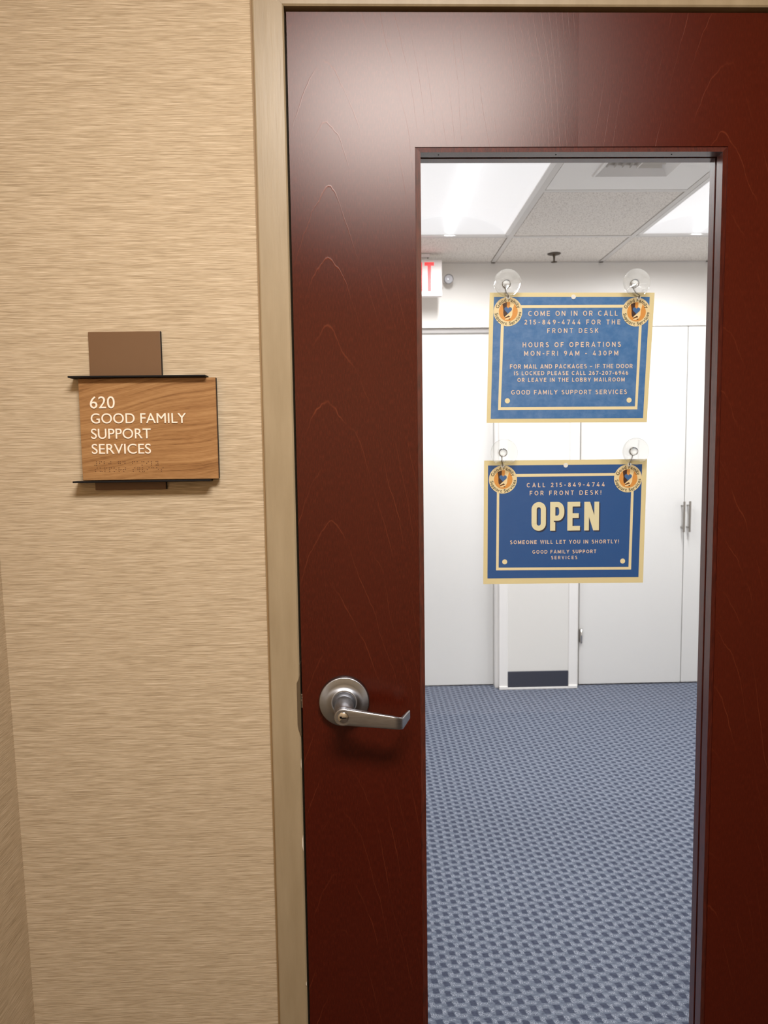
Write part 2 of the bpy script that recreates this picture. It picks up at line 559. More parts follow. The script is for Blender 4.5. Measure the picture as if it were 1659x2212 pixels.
ROOT = {}
def obj(name, b, mat, parent=None, recalc=True):
    org = ROOT.get(parent.name, Vector((0, 0, 0))) if parent is not None else Vector((0, 0, 0))
    me = bpy.data.meshes.new(name)
    me.from_pydata([(v[0]-org.x, v[1]-org.y, v[2]-org.z) for v in b.v], [], b.f)
    me.polygons.foreach_set('use_smooth', b.smooth)
    me.materials.append(mat)
    me.update()
    if recalc:
        bm = bmesh.new()
        bm.from_mesh(me)
        bmesh.ops.remove_doubles(bm, verts=bm.verts[:], dist=1e-6)
        bmesh.ops.recalc_face_normals(bm, faces=bm.faces[:])
        bm.to_mesh(me)
        bm.free()
    o = bpy.data.objects.new(name, me)
    COL.objects.link(o)
    if parent is not None:
        o.parent = parent
        ROOT[o.name] = org
    return o

def tag(o, label=None, cat=None, group=None, kind=None):
    for k, v in (('label', label), ('category', cat), ('group', group), ('kind', kind)):
        if v:
            o[k] = v
    return o

def empty(name, loc, label=None, cat=None, group=None, kind=None):
    o = bpy.data.objects.new(name, None)
    o.empty_display_size = 0.05
    o.location = loc
    COL.objects.link(o)
    ROOT[o.name] = Vector(loc)
    return tag(o, label, cat, group, kind)

def copy_tree(o, parent=None):
    c = o.copy()
    COL.objects.link(c)
    c.parent = parent
    for ch in list(o.children):
        copy_tree(ch, c)
    return c

def struct(name, b, mat, label, cat, parent=None):
    return tag(obj(name, b, mat, parent), label, cat, kind='structure')

def arc(cx, cz, rx, rz, a0, a1, n=14):
    return [(cx+rx*math.cos(math.radians(a0+(a1-a0)*i/n)), cz+rz*math.sin(math.radians(a0+(a1-a0)*i/n))) for i in range(n+1)]

# ---------------------------------------------------------------- lettering
LIFT = [0.0]
def ribbon(b, path, hw, y, closed=False, tr=lambda p: p):
    path = [p for k, p in enumerate(path) if k == 0 or math.hypot(p[0]-path[k-1][0], p[1]-path[k-1][1]) > hw*0.02]
    if closed and math.hypot(path[0][0]-path[-1][0], path[0][1]-path[-1][1]) < hw*0.02:
        path = path[:-1]
    n = len(path)
    L, R = [], []
    for i in range(n):
        p = path[i]
        if closed:
            a, c = path[i-1], path[(i+1) % n]
        else:
            a, c = path[max(i-1, 0)], path[min(i+1, n-1)]
        def unit(u, v):
            d = (v[0]-u[0], v[1]-u[1])
            q = math.hypot(*d) or 1.0
            return (d[0]/q, d[1]/q)
        d1 = unit(a, p) if a != p else unit(p, c)
        d2 = unit(p, c) if c != p else d1
        n1, n2 = (-d1[1], d1[0]), (-d2[1], d2[0])
        m = (n1[0]+n2[0], n1[1]+n2[1])
        q = math.hypot(*m)
        if q < 1e-6:
            m, k = n1, 1.0
        else:
            m = (m[0]/q, m[1]/q)
            k = min(1.0/max(0.35, m[0]*n1[0]+m[1]*n1[1]), 2.2)
        L.append((p[0]+m[0]*hw*k, p[1]+m[1]*hw*k))
        R.append((p[0]-m[0]*hw*k, p[1]-m[1]*hw*k))
    rng = range(n if closed else n-1)
    LIFT[0] = (LIFT[0]+2.5e-5) if LIFT[0] < 2.2e-4 else 0.0
    for i in rng:
        j = (i+1) % n
        q = [tr(L[i]), tr(R[i]), tr(R[j]), tr(L[j])]
        if i and abs(L[i][0]-R[i][0])+abs(L[i][1]-R[i][1]) > 2.35*hw*1.02:
            LIFT[0] += 2.5e-5
        area = sum(q[k][0]*q[(k+1) % 4][1]-q[(k+1) % 4][0]*q[k][1] for k in range(4))
        b.face([(p[0], y-LIFT[0], p[1]) for p in (q if area > 0 else q[::-1])])

def glyphs(t):
    h = t/2
    lo, hi = h, 1-h
    G = {}
    def g(ch, w, *paths):
        G[ch] = (w, paths)
    ow = 0.84
    g('O', ow, arc(ow/2, 0.5, ow/2-h, 0.5-h, 0, 360, 28))
    g('C', 0.78, arc(0.42, 0.5, 0.42-h, 0.5-h, 48, 312, 22))
    g('G', 0.82, arc(0.42, 0.5, 0.42-h, 0.5-h, 48, 330, 22)+[(0.42+(0.42-h)*0.866, 0.44), (0.50, 0.44)])
    g('Q', ow, arc(ow/2, 0.5, ow/2-h, 0.5-h, 0, 360, 28), [(0.5, 0.3), (0.8, 0.0)])
    g('D', 0.78, [(h, lo), (h, hi), (0.36, hi)]+arc(0.36, 0.5, 0.42-h, 0.5-h, 90, -90, 16)+[(0.36, lo), (h, lo)])
    g('I', t, [(h, 0), (h, 1)])
    g('L', 0.56, [(h, 1), (h, lo), (0.56, lo)])
    g('T', 0.68, [(0, hi), (0.68, hi)], [(0.34, 0), (0.34, hi)])
    g('E', 0.62, [(0.62, hi), (h, hi), (h, lo), (0.62, lo)], [(h, 0.5), (0.56, 0.5)])
    g('F', 0.60, [(0.60, hi), (h, hi), (h, 0)], [(h, 0.48), (0.54, 0.48)])
    g('H', 0.72, [(h, 0), (h, 1)], [(0.72-h, 0), (0.72-h, 1)], [(h, 0.5), (0.72-h, 0.5)])
    g('N', 0.74, [(h, 0), (h, 1)], [(0.74-h, 0), (0.74-h, 1)], [(h, 0.96), (0.74-h, 0.04)])
    g('M', 0.86, [(h, 0), (h, 1)], [(0.86-h, 0), (0.86-h, 1)], [(h, 0.96), (0.43, 0.2), (0.86-h, 0.96)])
    g('A', 0.80, [(h*0.8, 0), (0.40, 0.97), (0.80-h*0.8, 0)], [(0.18, 0.30), (0.62, 0.30)])
    g('V', 0.78, [(h*0.8, 1), (0.39, 0.05), (0.78-h*0.8, 1)])
    g('W', 1.10, [(h*0.8, 1), (0.29, 0.05), (0.55, 0.95), (0.81, 0.05), (1.10-h*0.8, 1)])
    g('Y', 0.74, [(h*0.7, 1), (0.37, 0.45), (0.74-h*0.7, 1)], [(0.37, 0), (0.37, 0.46)])
    g('K', 0.72, [(h, 0), (h, 1)], [(0.67, 1), (h, 0.36)], [(0.30, 0.56), (0.69, 0)])
    g('X', 0.74, [(0.05, 0), (0.69, 1)], [(0.05, 1), (0.69, 0)])
    g('P', 0.66, [(h, 0), (h, hi), (0.38, hi)]+arc(0.38, 0.68, 0.28-h, 0.32-h, 90, -90, 12)+[(0.38, 0.36+h), (h, 0.36+h)])
    g('R', 0.68, [(h, 0), (h, hi), (0.38, hi)]+arc(0.38, 0.69, 0.28-h, 0.31-h, 90, -90, 12)+[(0.38, 0.38+h), (h, 0.38+h)], [(0.36, 0.42), (0.64, 0)])
    g('B', 0.68, [(h, lo), (h, hi), (0.38, hi)]+arc(0.38, 0.75, 0.26-h, 0.25-h, 90, -90, 10)+[(h, 0.5)],
      [(h, 0.5), (0.38, 0.5)]+arc(0.38, 0.26, 0.30-h, 0.25-h*0.6, 90, -90, 10)+[(h, lo)])
    g('U', 0.72, [(h, 1), (h, 0.36)]+arc(0.36, 0.36, 0.36-h, 0.36-h, 180, 360, 14)+[(0.72-h, 1)])
    g('S', 0.64, arc(0.32, 0.74, 0.30-h, 0.26-h, 35, 270, 14)+arc(0.32, 0.27, 0.32-h, 0.27-h*0.8, 88, -150, 14)[1:])
    g('0', 0.66, arc(0.33, 0.5, 0.33-h, 0.5-h, 0, 360, 24))
    g('1', 0.34, [(0.02, 0.84), (0.34-h, hi), (0.34-h, 0)])
    g('2', 0.60, arc(0.29, 0.69, 0.28-h, 0.31-h, 165, -30, 12)+[(h, lo), (0.60, lo)])
    g('3', 0.60, arc(0.28, 0.74, 0.27-h, 0.26-h, 150, -90, 12), arc(0.29, 0.27, 0.31-h, 0.27-h, 90, -150, 14))
    g('4', 0.66, [(0.64, 0.26), (0.06, 0.26), (0.42, 1)], [(0.46, 0), (0.46, 0.55)])
    g('5', 0.60, [(0.54, hi), (0.14, hi), (0.10, 0.56), (0.26, 0.60)]+arc(0.27, 0.31, 0.33-h, 0.31-h, 85, -150, 12))
    g('6', 0.62, arc(0.31, 0.31, 0.31-h, 0.31-h, 0, 360, 20), arc(0.44, 0.40, 0.44-h, 0.6-h, 95, 178, 8))
    g('7', 0.60, [(0, hi), (0.54, hi), (0.20, 0)])
    g('8', 0.62, arc(0.31, 0.745, 0.27-h, 0.255-h, 0, 360, 18), arc(0.31, 0.27, 0.31-h, 0.27-h*0.9, 0, 360, 20))
    g('9', 0.62, arc(0.31, 0.69, 0.31-h, 0.31-h, 0, 360, 20), arc(0.18, 0.60, 0.44-h, 0.6-h, -85, -2, 8))
    g('-', 0.36, [(0, 0.42), (0.36, 0.42)])
    g('\u2013', 0.56, [(0, 0.42), (0.56, 0.42)])
    g('!', 0.16, [(0.08, 1), (0.08, 0.30)], [(0.08, 0.15), (0.08, 0)])
    g(' ', 0.28)
    return G

GL = {}
def line_mesh(b, text, x0, z0, x1, z1, cap, y, t=0.15):
    # stroke lettering from (x0, z0) to (x1, z1) along the baseline
    if t not in GL:
        GL[t] = glyphs(t)
    G = GL[t]
    nat = sum(G[c][0] for c in text)
    L = math.hypot(x1-x0, z1-z0)
    gap = (L/cap - nat)/(len(text)-1)
    ux, uz = (x1-x0)/L, (z1-z0)/L
    pen = 0.0
    for c in text:
        w, paths = G[c]
        def tr(p, pen=pen):
            px, pz = (p[0]+pen)*cap, p[1]*cap
            return (x0+ux*px-uz*pz, z0+uz*px+ux*pz)
        for path in paths:
            cl = len(path) > 8 and math.hypot(path[0][0]-path[-1][0], path[0][1]-path[-1][1]) < 1e-4
            ribbon(b, path[:-1] if cl else path, t/2, y, cl, tr)
        pen += w+gap

def font_mesh(text, weight=0.0):
    c = bpy.data.curves.new('lettering', 'FONT')
    c.body = text
    c.offset = weight
    c.resolution_u = 6
    o = bpy.data.objects.new('lettering', c)
    COL.objects.link(o)
    dg = bpy.context.evaluated_depsgraph_get()
    me = bpy.data.meshes.new_from_object(o.evaluated_get(dg))
    vs = [v.co.copy() for v in me.vertices]
    fs = [tuple(p.vertices) for p in me.polygons]
    bpy.data.objects.remove(o)
    bpy.data.curves.remove(c)
    bpy.data.meshes.remove(me)
    return vs, fs

# ================================================================ SETTING
ZC, ZH = 2.4414, 2.60           # office and hallway ceilings
XR = 3.0
FX0, FX1, FT = -0.1352, 0.7900, 2.1183        # inner edges of the door frame
FO = 0.0508

# wall with the doorway: hallway skin and office skin
def wall_with_hole(x0, x1, z1, hx0, hx1, hz, y0, y1):
    b = B()
    b.box(x0, hx0, y0, y1, 0, z1)
    b.box(hx1, x1, y0, y1, 0, z1)
    b.box(hx0, hx1, y0, y1, hz, z1)
    return b
struct('wall_front', wall_with_hole(-0.72, 4.2, ZH, FX0-0.03, FX1+0.03, FT+0.03, 0.012, 0.06), M['paper'],
       'beige grasscloth papered wall around the dark red door', 'wall')
struct('wall_inner', wall_with_hole(-1.4, XR+0.05, ZH, FX0-0.03, FX1+0.03, FT+0.03, 0.06, 0.118), M['white'],
       'white inner face of the wall around the doorway', 'wall')
b = B()
def tilt(z): return -0.6502+(1.239-z)*0.0151
bm = bmesh.new()
vv = [bm.verts.new(p) for p in ((tilt(0), 0.02, 0), (tilt(ZH), 0.02, ZH), (tilt(ZH), -2.35, ZH), (tilt(0), -2.35, 0),
                                (tilt(0)-0.06, 0.02, 0), (tilt(ZH)-0.06, 0.02, ZH), (tilt(ZH)-0.06, -2.35, ZH), (tilt(0)-0.06, -2.35, 0))]
for q in ((0, 1, 2, 3), (7, 6, 5, 4), (0, 4, 5, 1), (1, 5, 6, 2), (2, 6, 7, 3), (3, 7, 4, 0)):
    bm.faces.new([vv[i] for i in q])
b.add_bm(bm)
struct('wall_left', b, M['paper'], 'narrow strip of beige grasscloth wall returning from the corner left of the sign', 'wall')
struct('wall_right', B().box(4.2, 4.26, -2.35, 0.012, 0, ZH), M['paper'], 'beige papered hallway end wall', 'wall')
struct('wall_behind', B().box(-0.75, 4.26, -2.41, -2.35, 0, ZH), M['paper'], 'beige papered wall across the hallway', 'wall')
struct('floor_hallway', B().box(-0.75, 4.26, -2.41, 0.012, -0.05, 0), M['hall_carpet'], 'brown carpet of the hallway', 'floor')
struct('ceiling_hallway', B().box(-0.75, 4.26, -2.41, 0.06, ZH, ZH+0.05), M['hall_ceiling'], 'plain ceiling of the hallway', 'ceiling')
struct('floor', B().box(-1.4, XR+0.05, 0.012, 2.95, -0.05, 0), M['carpet'], 'blue grey carpet with dark checks seen through the glass', 'floor')

# office ceiling: tiles between grid bars, openings at the two lights and the vent
T = 0.6096
GX, GY = 0.7205, 2.337
cells_open = [(-1, -1), (-1, -2), (1, -1), (1, -2), (0, -2)]
b = B()
for i in range(-4, 4):
    for j in range(-5, 1):
        if (i, j) in cells_open:
            continue
        xa, xb = GX+i*T+0.0145, GX+(i+1)*T-0.0145
        ya, yb = GY+j*T+0.0145, GY+(j+1)*T-0.0145
        xa, xb, ya, yb = max(xa, -1.38), min(xb, XR), max(ya, 0.12), min(yb, 2.812)
        if xb-xa > 0.02 and yb-ya > 0.02:
            b.box(xa, xb, ya, yb, ZC+0.001, ZC+0.016, 0.003, 1)
ceil = struct('ceiling', b, M['tile'], 'speckled white tile ceiling of the office', 'ceiling')
b = B()
for i in range(-3, 5):
    x = GX+i*T
    if -1.3 < x < XR:
        b.box(x-0.012, x+0.012, 0.118, 2.815, ZC-0.001, ZC+0.006)
for j in range(-3, 2):
    y = GY+j*T
    for i in range(-4, 4):
        if 0.118 < y < 2.81 and not (j == -1 and i in (-1, 1)):
            b.box(max(-1.4, GX+i*T+0.0121), min(XR, GX+(i+1)*T-0.0121), y-0.012, y+0.012, ZC-0.0005, ZC+0.005)
b.box(-1.4, XR, 2.793, 2.815, ZC-0.001, ZC+0.001)
tag(obj('ceiling_grid', b, M['tbar'], ceil), kind='structure')
struct('ceiling_plenum', B().box(-1.4, XR+0.05, 0.06, 2.95, ZC+0.17, ZC+0.2), M['dark'], 'dark space above the ceiling tiles', 'ceiling')

# far wall, with openings for the white doors on both sides of the short wall in the middle
YW = 2.815
b = B()
b.box(-1.4, XR, YW, 2.90, 2.088, ZH)
b.box(-1.4, -0.55, YW, 2.90, 0, 2.088)
b.box(2.46, XR, YW, 2.90, 0, 2.088)
b.box(0.7481, 1.225, YW, 2.90, 0, 2.088)
b.box(-1.4, XR, 2.90, 2.95, 0, ZH)
struct('wall_back', b, M['white'], 'white far wall of the office above the white doors', 'wall')
struct('wall_column', B().box(0.79, 1.165, 2.774, YW+0.01, 0, 2.088), M['column'], 'short white wall between the two sets of white doors', 'wall')
struct('wall_far_left', B().box(-1.46, -1.4, 0.06, 2.95, 0, ZH), M['white'], 'white side wall of the office', 'wall')
struct('wall_far_right', B().box(XR, XR+0.05, 0.06, 2.95, 0, ZH), M['white'], 'white side wall of the office', 'wall')
struct('trim_2', B().box(0.7481, 0.7994, 2.766, YW+0.005, 0, 2.088, 0.004).box(0.7304, 0.7481, 2.80, 2.846, 0, 2.088, 0.002).box(0.7481, 0.7994, 2.760, 2.79, 0, 0.02, 0.003),
       M['white_trim'], 'white casing between the far left white door and the navy baseboard', 'trim')
struct('trim_3', B().box(1.1545, 1.2072, 2.766, YW+0.005, 0, 2.088, 0.004).box(1.1545, 1.2072, 2.760, 2.79, 0, 0.02, 0.003),
       M['white_trim'], 'white casing beside the hinge of the right white door', 'trim')
struct('trim_4', B().box(0.7994, 1.1545, 2.762, 2.774, 0, 0.012, 0.002), M['white_trim'], 'thin pale strip under the navy baseboard', 'trim')
struct('baseboard_back', B().box(0.7994, 1.1545, 2.766, 2.7745, 0.012, 0.106, 0.002), M['navy'], 'navy rubber baseboard on the short white wall', 'baseboard')

# white doors of the office
d2 = empty('door_2', (0.09, 2.866, 0.0), 'plain white door panel at the far wall, under the exit sign', 'door', kind='structure')
obj('door_panel', B().box(-0.55, 0.7304, 2.85, 2.885, 0.006, 2.062, 0.002), M['white_door'], d2)
obj('head_shade_strip', B().box(-0.55, 0.7304, 2.836, 2.885, 2.060, 2.088, 0.002), M['grey_head_shade'], d2)  # strip under the header, its grey standing for shade
def bar_pull(parent, x, y, z0, z1, ym):
    b = B().tube([(x, y, z0), (x, y, z0+0.002), (x, y, z1-0.002), (x, y, z1)], 0.0058, 14)
    h = obj('pull_handle', b, M['steel'], parent)
    for z in (z0+0.026, z1-0.026):
        obj('post', B().tube([(x, y, z), (x, ym, z)], 0.0042, 10), M['steel'], h)
d3 = empty('door_3', (1.53, 2.83, 0.0), 'wide white door with a hinge on its left and a bar pull', 'door', kind='structure')
obj('door_panel', B().box(1.2300, 1.8370, 2.812, 2.847, 0.008, 2.083, 0.0015), M['white_door'], d3)
hg = obj('hinge', B().lathe([(0, 0), (0.0065, 0), (0.0065, 0.085), (0, 0.085)], (1.2395, 2.803, 0.258), 'z', 14), M['chrome'], d3)
obj('hinge_leaf', B().box(1.228, 1.247, 2.8095, 2.813, 0.262, 0.339), M['steel'], hg)
bar_pull(d3, 1.822, 2.775, 0.908, 1.085, 2.813)
d4 = empty('door_4', (2.15, 2.83, 0.0), 'white door with a bar pull, partly cut off by the glass edge', 'door', kind='structure')
obj('door_panel', B().box(1.8415, 2.45, 2.812, 2.847, 0.008, 2.083, 0.0015), M['white_door'], d4)
bar_pull(d4, 1.856, 2.775, 0.908, 1.087, 2.813)
struct('wall_closet_back', B().box(1.225, 2.46, 2.87, 2.90, 0.0, 2.088), M['dark'], 'dark closet interior behind the right white doors', 'wall')

# ================================================================ DOOR FRAME
tr = empty('trim_1', (0.3274, 0.03, 0.0), 'beige painted steel frame around the dark red door', 'door frame', kind='structure')
def jamb(xin, sgn):
    xo = xin-sgn*FO
    b = B()
    # profile in x, y swept up, top cut on the mitre
    prof = [(xo, 0.0135), (xo, 0.001), (xo+sgn*0.002, 0.0), (xin-sgn*0.0025, 0.0), (xin, 0.002), (xin, 0.0525), (xin+sgn*0.016, 0.0525), (xin+sgn*0.016, 0.108), (xin, 0.108), (xin, 0.128), (xo, 0.128)]
    rows = []
    for z in (0, 1):
        rows.append([(x, y, 0.0 if z == 0 else FT+(xin-x)*sgn) for x, y in prof])
    b.grid(rows, False, False)
    return b
obj('jamb', jamb(FX0, 1), M['frame'], tr)
obj('jamb', jamb(FX1, -1), M['frame'], tr)
prof = [(FT+FO, 0.0135), (FT+FO, 0.001), (FT+FO-0.002, 0.0), (FT+0.0025, 0.0), (FT, 0.002), (FT, 0.0525), (FT-0.016, 0.0525), (FT-0.016, 0.108), (FT, 0.108), (FT, 0.128), (FT+FO, 0.128)]
rows = [[(FX0-(z-FT)+0.0002, y, z) for z, y in prof], [(FX1+(z-FT)-0.0002, y, z) for z, y in prof]]
b = B()
b.grid(rows, False, False)
obj('header', b, M['frame'], tr)
# caulk along the wallpaper, coloured darker to stand for the shadow line
obj('caulk_shadow', B().box(FX0-FO-0.0045, FX0-FO+0.0005, 0.0085, 0.0125, 0, FT+FO).box(FX0-FO-0.0045, FX1+FO, 0.0085, 0.0125, FT+FO, FT+FO+0.004), Mat('caulk_shadow_line', (150, 122, 84), 0.6).m, tr)
# strike plate whose lip wraps the frame's edge
b = B()
b.box(FX0-0.0003, FX0+0.0012, 0.001, 0.034, 0.888, 1.018)
lip = []
for zz, o in ((0.892, 0.0), (0.900, 0.0032), (0.910, 0.0050), (0.986, 0.0050), (0.994, 0.0012), (1.000, 0.0)):
    lip.append((FX0-o, zz))
b.prism([(FX0+0.0012, 0.892)]+lip[::1]+[(FX0+0.0012, 1.000)], -0.0016, 0.002)
obj('strike_plate', b, M['bronze'], tr)
for zc_, hh, ww in ((0.690, 0.016, 0.0026), (0.420, 0.004, 0.0018), (0.838, 0.010, 0.0014)):
    obj('paint_chip', B().prism([(FX0-0.0002, zc_-hh), (FX0-ww, zc_-hh*0.3), (FX0-ww*0.8, zc_+hh*0.5), (FX0-0.0002, zc_+hh)], -0.0003, 0.003), M['chip'], tr)

# ================================================================ DOOR
OX0, OX1, OZT, OZB = 0.0777, 0.6072, 1.8966, 0.26       # opening for the lite
LX0, LX1, LZT = -0.1313, 0.7860, 2.1098                 # leaf
YD0, YD1 = 0.0030, 0.0475
door = empty('door_1', (DX, 0.025, DZ), 'dark red cherry door with a tall glass panel and a nickel lever', 'door', kind='structure')
b = B()
b.box(LX0, OX0, YD0, YD1, DZ, LZT)
b.box(OX1, LX1, YD0, YD1, DZ, LZT)
b.box(OX0, OX1, YD0, YD1, OZT, LZT)
b.box(OX0, OX1, YD0, YD1, DZ, OZB)
leaf = obj('door_leaf', b, M['door'], door)
ROOT[leaf.name] = Vector((DX, 0.025, DZ))
# glazing beads: front bead, dark seal, rear bead
IX0, IX1, IZT, IZB = 0.0869, 0.5984, 1.8876, 0.27
def bead(y_out, y_in, ya, yb):
    # four mitred bars; front face slopes slightly inward
    b = B()
    O = [(OX0, OZT), (OX1, OZT), (OX1, OZB), (OX0, OZB)]
    I = [(IX0, IZT), (IX1, IZT), (IX1, IZB), (IX0, IZB)]
    for k in range(4):
        m_ = (k+1) % 4
        o0, o1, i0, i1 = O[k], O[m_], I[k], I[m_]
        P = lambda p, y: (p[0], y, p[1])
        b.face([P(o0, y_out), P(o1, y_out), P(i1, y_in), P(i0, y_in)])
        b.face([P(i0, ya), P(i1, ya), P(i1, yb), P(i0, yb)])
        b.face([P(i0, y_in), P(i1, y_in), P(i1, ya), P(i0, ya)])
        b.face([P(o0, yb), P(o1, yb), P(i1, yb), P(i0, yb)])
        b.face([P(o0, y_out), P(o1, y_out), P(o1, yb), P(o0, yb)])
    return b
obj('glazing_bead', bead(0.0045, 0.0022, 0.003, 0.0225), M['bead'], door)
b = B()
for (p, q) in (((OX0, OZT), (OX1, OZT)), ((OX1, OZT), (OX1, OZB)), ((OX1, OZB), (OX0, OZB)), ((OX0, OZB), (OX0, OZT))):
    b.face([(p[0], 0.0225, p[1]), (q[0], 0.0225, q[1]), (q[0], 0.0285, q[1]), (p[0], 0.0285, p[1])])
obj('glazing_seal', b, M['groove'], door)
rb = bead(0.0465, 0.0465, 0.0285, 0.0285)
b = B()
O = [(OX0, OZT), (OX1, OZT), (OX1, OZB), (OX0, OZB)]
I = [(IX0, IZT), (IX1, IZT), (IX1, IZB), (IX0, IZB)]
for k in range(4):
    m_ = (k+1) % 4
    for ya, yb in ((0.0285, 0.0465),):
        b.face([(I[k][0], ya, I[k][1]), (I[m_][0], ya, I[m_][1]), (I[m_][0], yb, I[m_][1]), (I[k][0], yb, I[k][1])])
    for yy in (0.0285, 0.0465):
        b.face([(O[k][0], yy, O[k][1]), (O[m_][0], yy, O[m_][1]), (I[m_][0], yy, I[m_][1]), (I[k][0], yy, I[k][1])])
obj('glazing_bead', b, M['bead'], door)
obj('glass_pane', B().box(OX0+0.001, OX1-0.001, 0.0235, 0.0275, OZB+0.001, OZT-0.001), M['glass'], door)
# nail heads in the top bead
nh = B()
for x in (0.118, 0.317, 0.515):
    nh.lathe([(0, 0), (0.0011, 0), (0.0011, -0.0004), (0, -0.0004)], (x, 0.012, IZT-0.0001), 'z', 10)
obj('nail_head', nh, M['groove'], door)
# latch bolt in the gap at the edge
obj('latch_bolt', B().box(-0.1352, -0.1305, 0.010, 0.022, 0.936, 0.962, 0.001).box(-0.1345, -0.131, 0.0055, 0.008, 0.951, 0.9535), M['chrome'], door)

# lever set
HX, HZ = -0.0570, 0.9490
YF = YD0
ls = obj('rosette', B().lathe([(0.0, YF-0.0150), (0.0185, YF-0.0150), (0.0195, YF-0.0172), (0.0215, YF-0.0178), (0.0235, YF-0.0172), (0.0260, YF-0.0140), (0.0330, YF-0.0128), (0.0425, YF-0.0116), (0.0438, YF-0.0110), (0.0445, YF-0.0096), (0.0447, YF)], (HX, 0, HZ+0.003), 'y', 72), M['nickel_round'], door)
tag(ls, 'round satin nickel rose')
nb = B()
nrows = []
for yy, rl, rr, rz in ((-0.010, 0.0165, 0.0165, 0.0165), (-0.030, 0.0165, 0.0170, 0.0163), (-0.042, 0.0160, 0.0185, 0.0158), (-0.052, 0.0152, 0.0210, 0.0150), (-0.0590, 0.0146, 0.0225, 0.0136), (-0.0600, 0.0130, 0.0205, 0.0120)):
    row = []
    for k in range(40):
        a = 2*PI*k/40
        row.append((HX+(rr if math.cos(a) > 0 else rl)*math.cos(a), YF+yy, HZ-0.001+0.05*(yy+0.01)+rz*math.sin(a)))
    nrows.append(row)
nb.grid(nrows, True, True)
nb.face(nrows[-1])
obj('neck', nb, M['nickel'], ls)
# lever: rounded sections along a path that runs out, level, and returns towards the door
def lever():
    path = []
    for k in range(9):
        a = k/8
        path.append((HX+0.002+a*0.083, YF-0.0625-0.006*a, HZ-0.0035-0.010*a, 0.0148-0.0038*a, 0.0050-0.0012*a))
    x0, y0, z0 = path[-1][:3]
    for k in range(1, 9):                                   # bend
        a = k/8*math.radians(64)
        R = 0.016
        path.append((x0+R*math.sin(a), y0+R*(1-math.cos(a)), z0-0.0006*k, 0.0108-0.0001*k, 0.0038-0.0001*k))
    x0, y0, z0 = path[-1][:3]
    for k in range(1, 6):
        q = k/5*0.027
        path.append((x0+q*math.cos(math.radians(60)), y0+q*math.sin(math.radians(60)), z0+0.0012*k, 0.0100-0.0005*k, 0.0029-0.0002*k))
    rows = []
    N = 24
    P = [Vector(p[:3]) for p in path]
    for i, p in enumerate(path):
        t = (P[min(i+1, len(P)-1)]-P[max(i-1, 0)])
        t.z = 0
        t.normalize()
        nrm = Vector((t.y, -t.x, 0))
        row = []
        for k in range(N):
            a = 2*PI*k/N
            ca, sa = math.cos(a), math.sin(a)
            e = 0.32
            u = math.copysign(abs(ca)**e, ca)*p[4]
            v = math.copysign(abs(sa)**e, sa)*p[3]
            row.append(tuple(P[i]+nrm*u+Vector((0, 0, v))))
        rows.append(row)
    b = B()
    b.grid(rows, True, True)
    b.face(rows[-1])
    # rounded hub end
    hub = []
    cx, cy, cz = HX, YF-0.0625, HZ-0.0035
    b.lathe([(0.0, -0.0052), (0.0135, -0.0052), (0.0150, -0.0036), (0.0152, 0.0), (0.0152, 0.0048), (0.0, 0.0048)], (cx, cy, cz), 'y', 40)
    return b
lv = obj('lever', lever(), M['nickel'], ls)
for p_ in lv.data.polygons:
    p_.use_smooth = True
lv.data.set_sharp_from_angle(angle=math.radians(38))
obj('lock_cylinder', B().lathe([(0.0, -0.0066), (0.0086, -0.0066), (0.0094, -0.0058), (0.0096, -0.0050), (0.0108, -0.0050), (0.0108, -0.0040), (0.0, -0.0040)], (HX, YF-0.0625, HZ-0.0035), 'y', 36), M['chrome'], ls)
kw = B().box(HX-0.0052, HX+0.0048, YF-0.0693, YF-0.0690, HZ-0.0045, HZ-0.0028)
kw.box(HX-0.0060, HX-0.0025, YF-0.0693, YF-0.0690, HZ-0.0028, HZ-0.0008)
obj('keyway', kw, M['groove'], ls)

# ================================================================ ROOM SIGN
SX, SZ = -0.3796, 1.3485
sg = empty('room_sign', (SX, 0.012, SZ), 'small oak room sign with ivory lettering and black rails on the beige wall', 'sign')
obj('back_panel', B().box(-0.4785, -0.3572, 0.0062, 0.012, 1.3310, 1.5992, 0.0012), M['brown'], sg)
obj('panel_edge', B().box(-0.3573, -0.3566, 0.0064, 0.012, 1.3312, 1.5990), M['black'], sg)
obj('oak_plate', B().box(-0.4945, -0.2650, -0.0040, 0.0015, 1.3487, 1.5198, 0.0003, 1), M['oak'], sg)
obj('plate_backing', B().box(-0.4942, -0.2645, 0.0014, 0.0064, 1.3489, 1.5196), M['black'], sg)
obj('rail', B().box(-0.5075, -0.2790, -0.0150, 0.0110, 1.5204, 1.5233, 0.0007), M['black'], sg)
obj('rail', B().box(-0.5080, -0.2770, -0.0150, 0.0110, 1.3446, 1.3476, 0.0007), M['black'], sg)
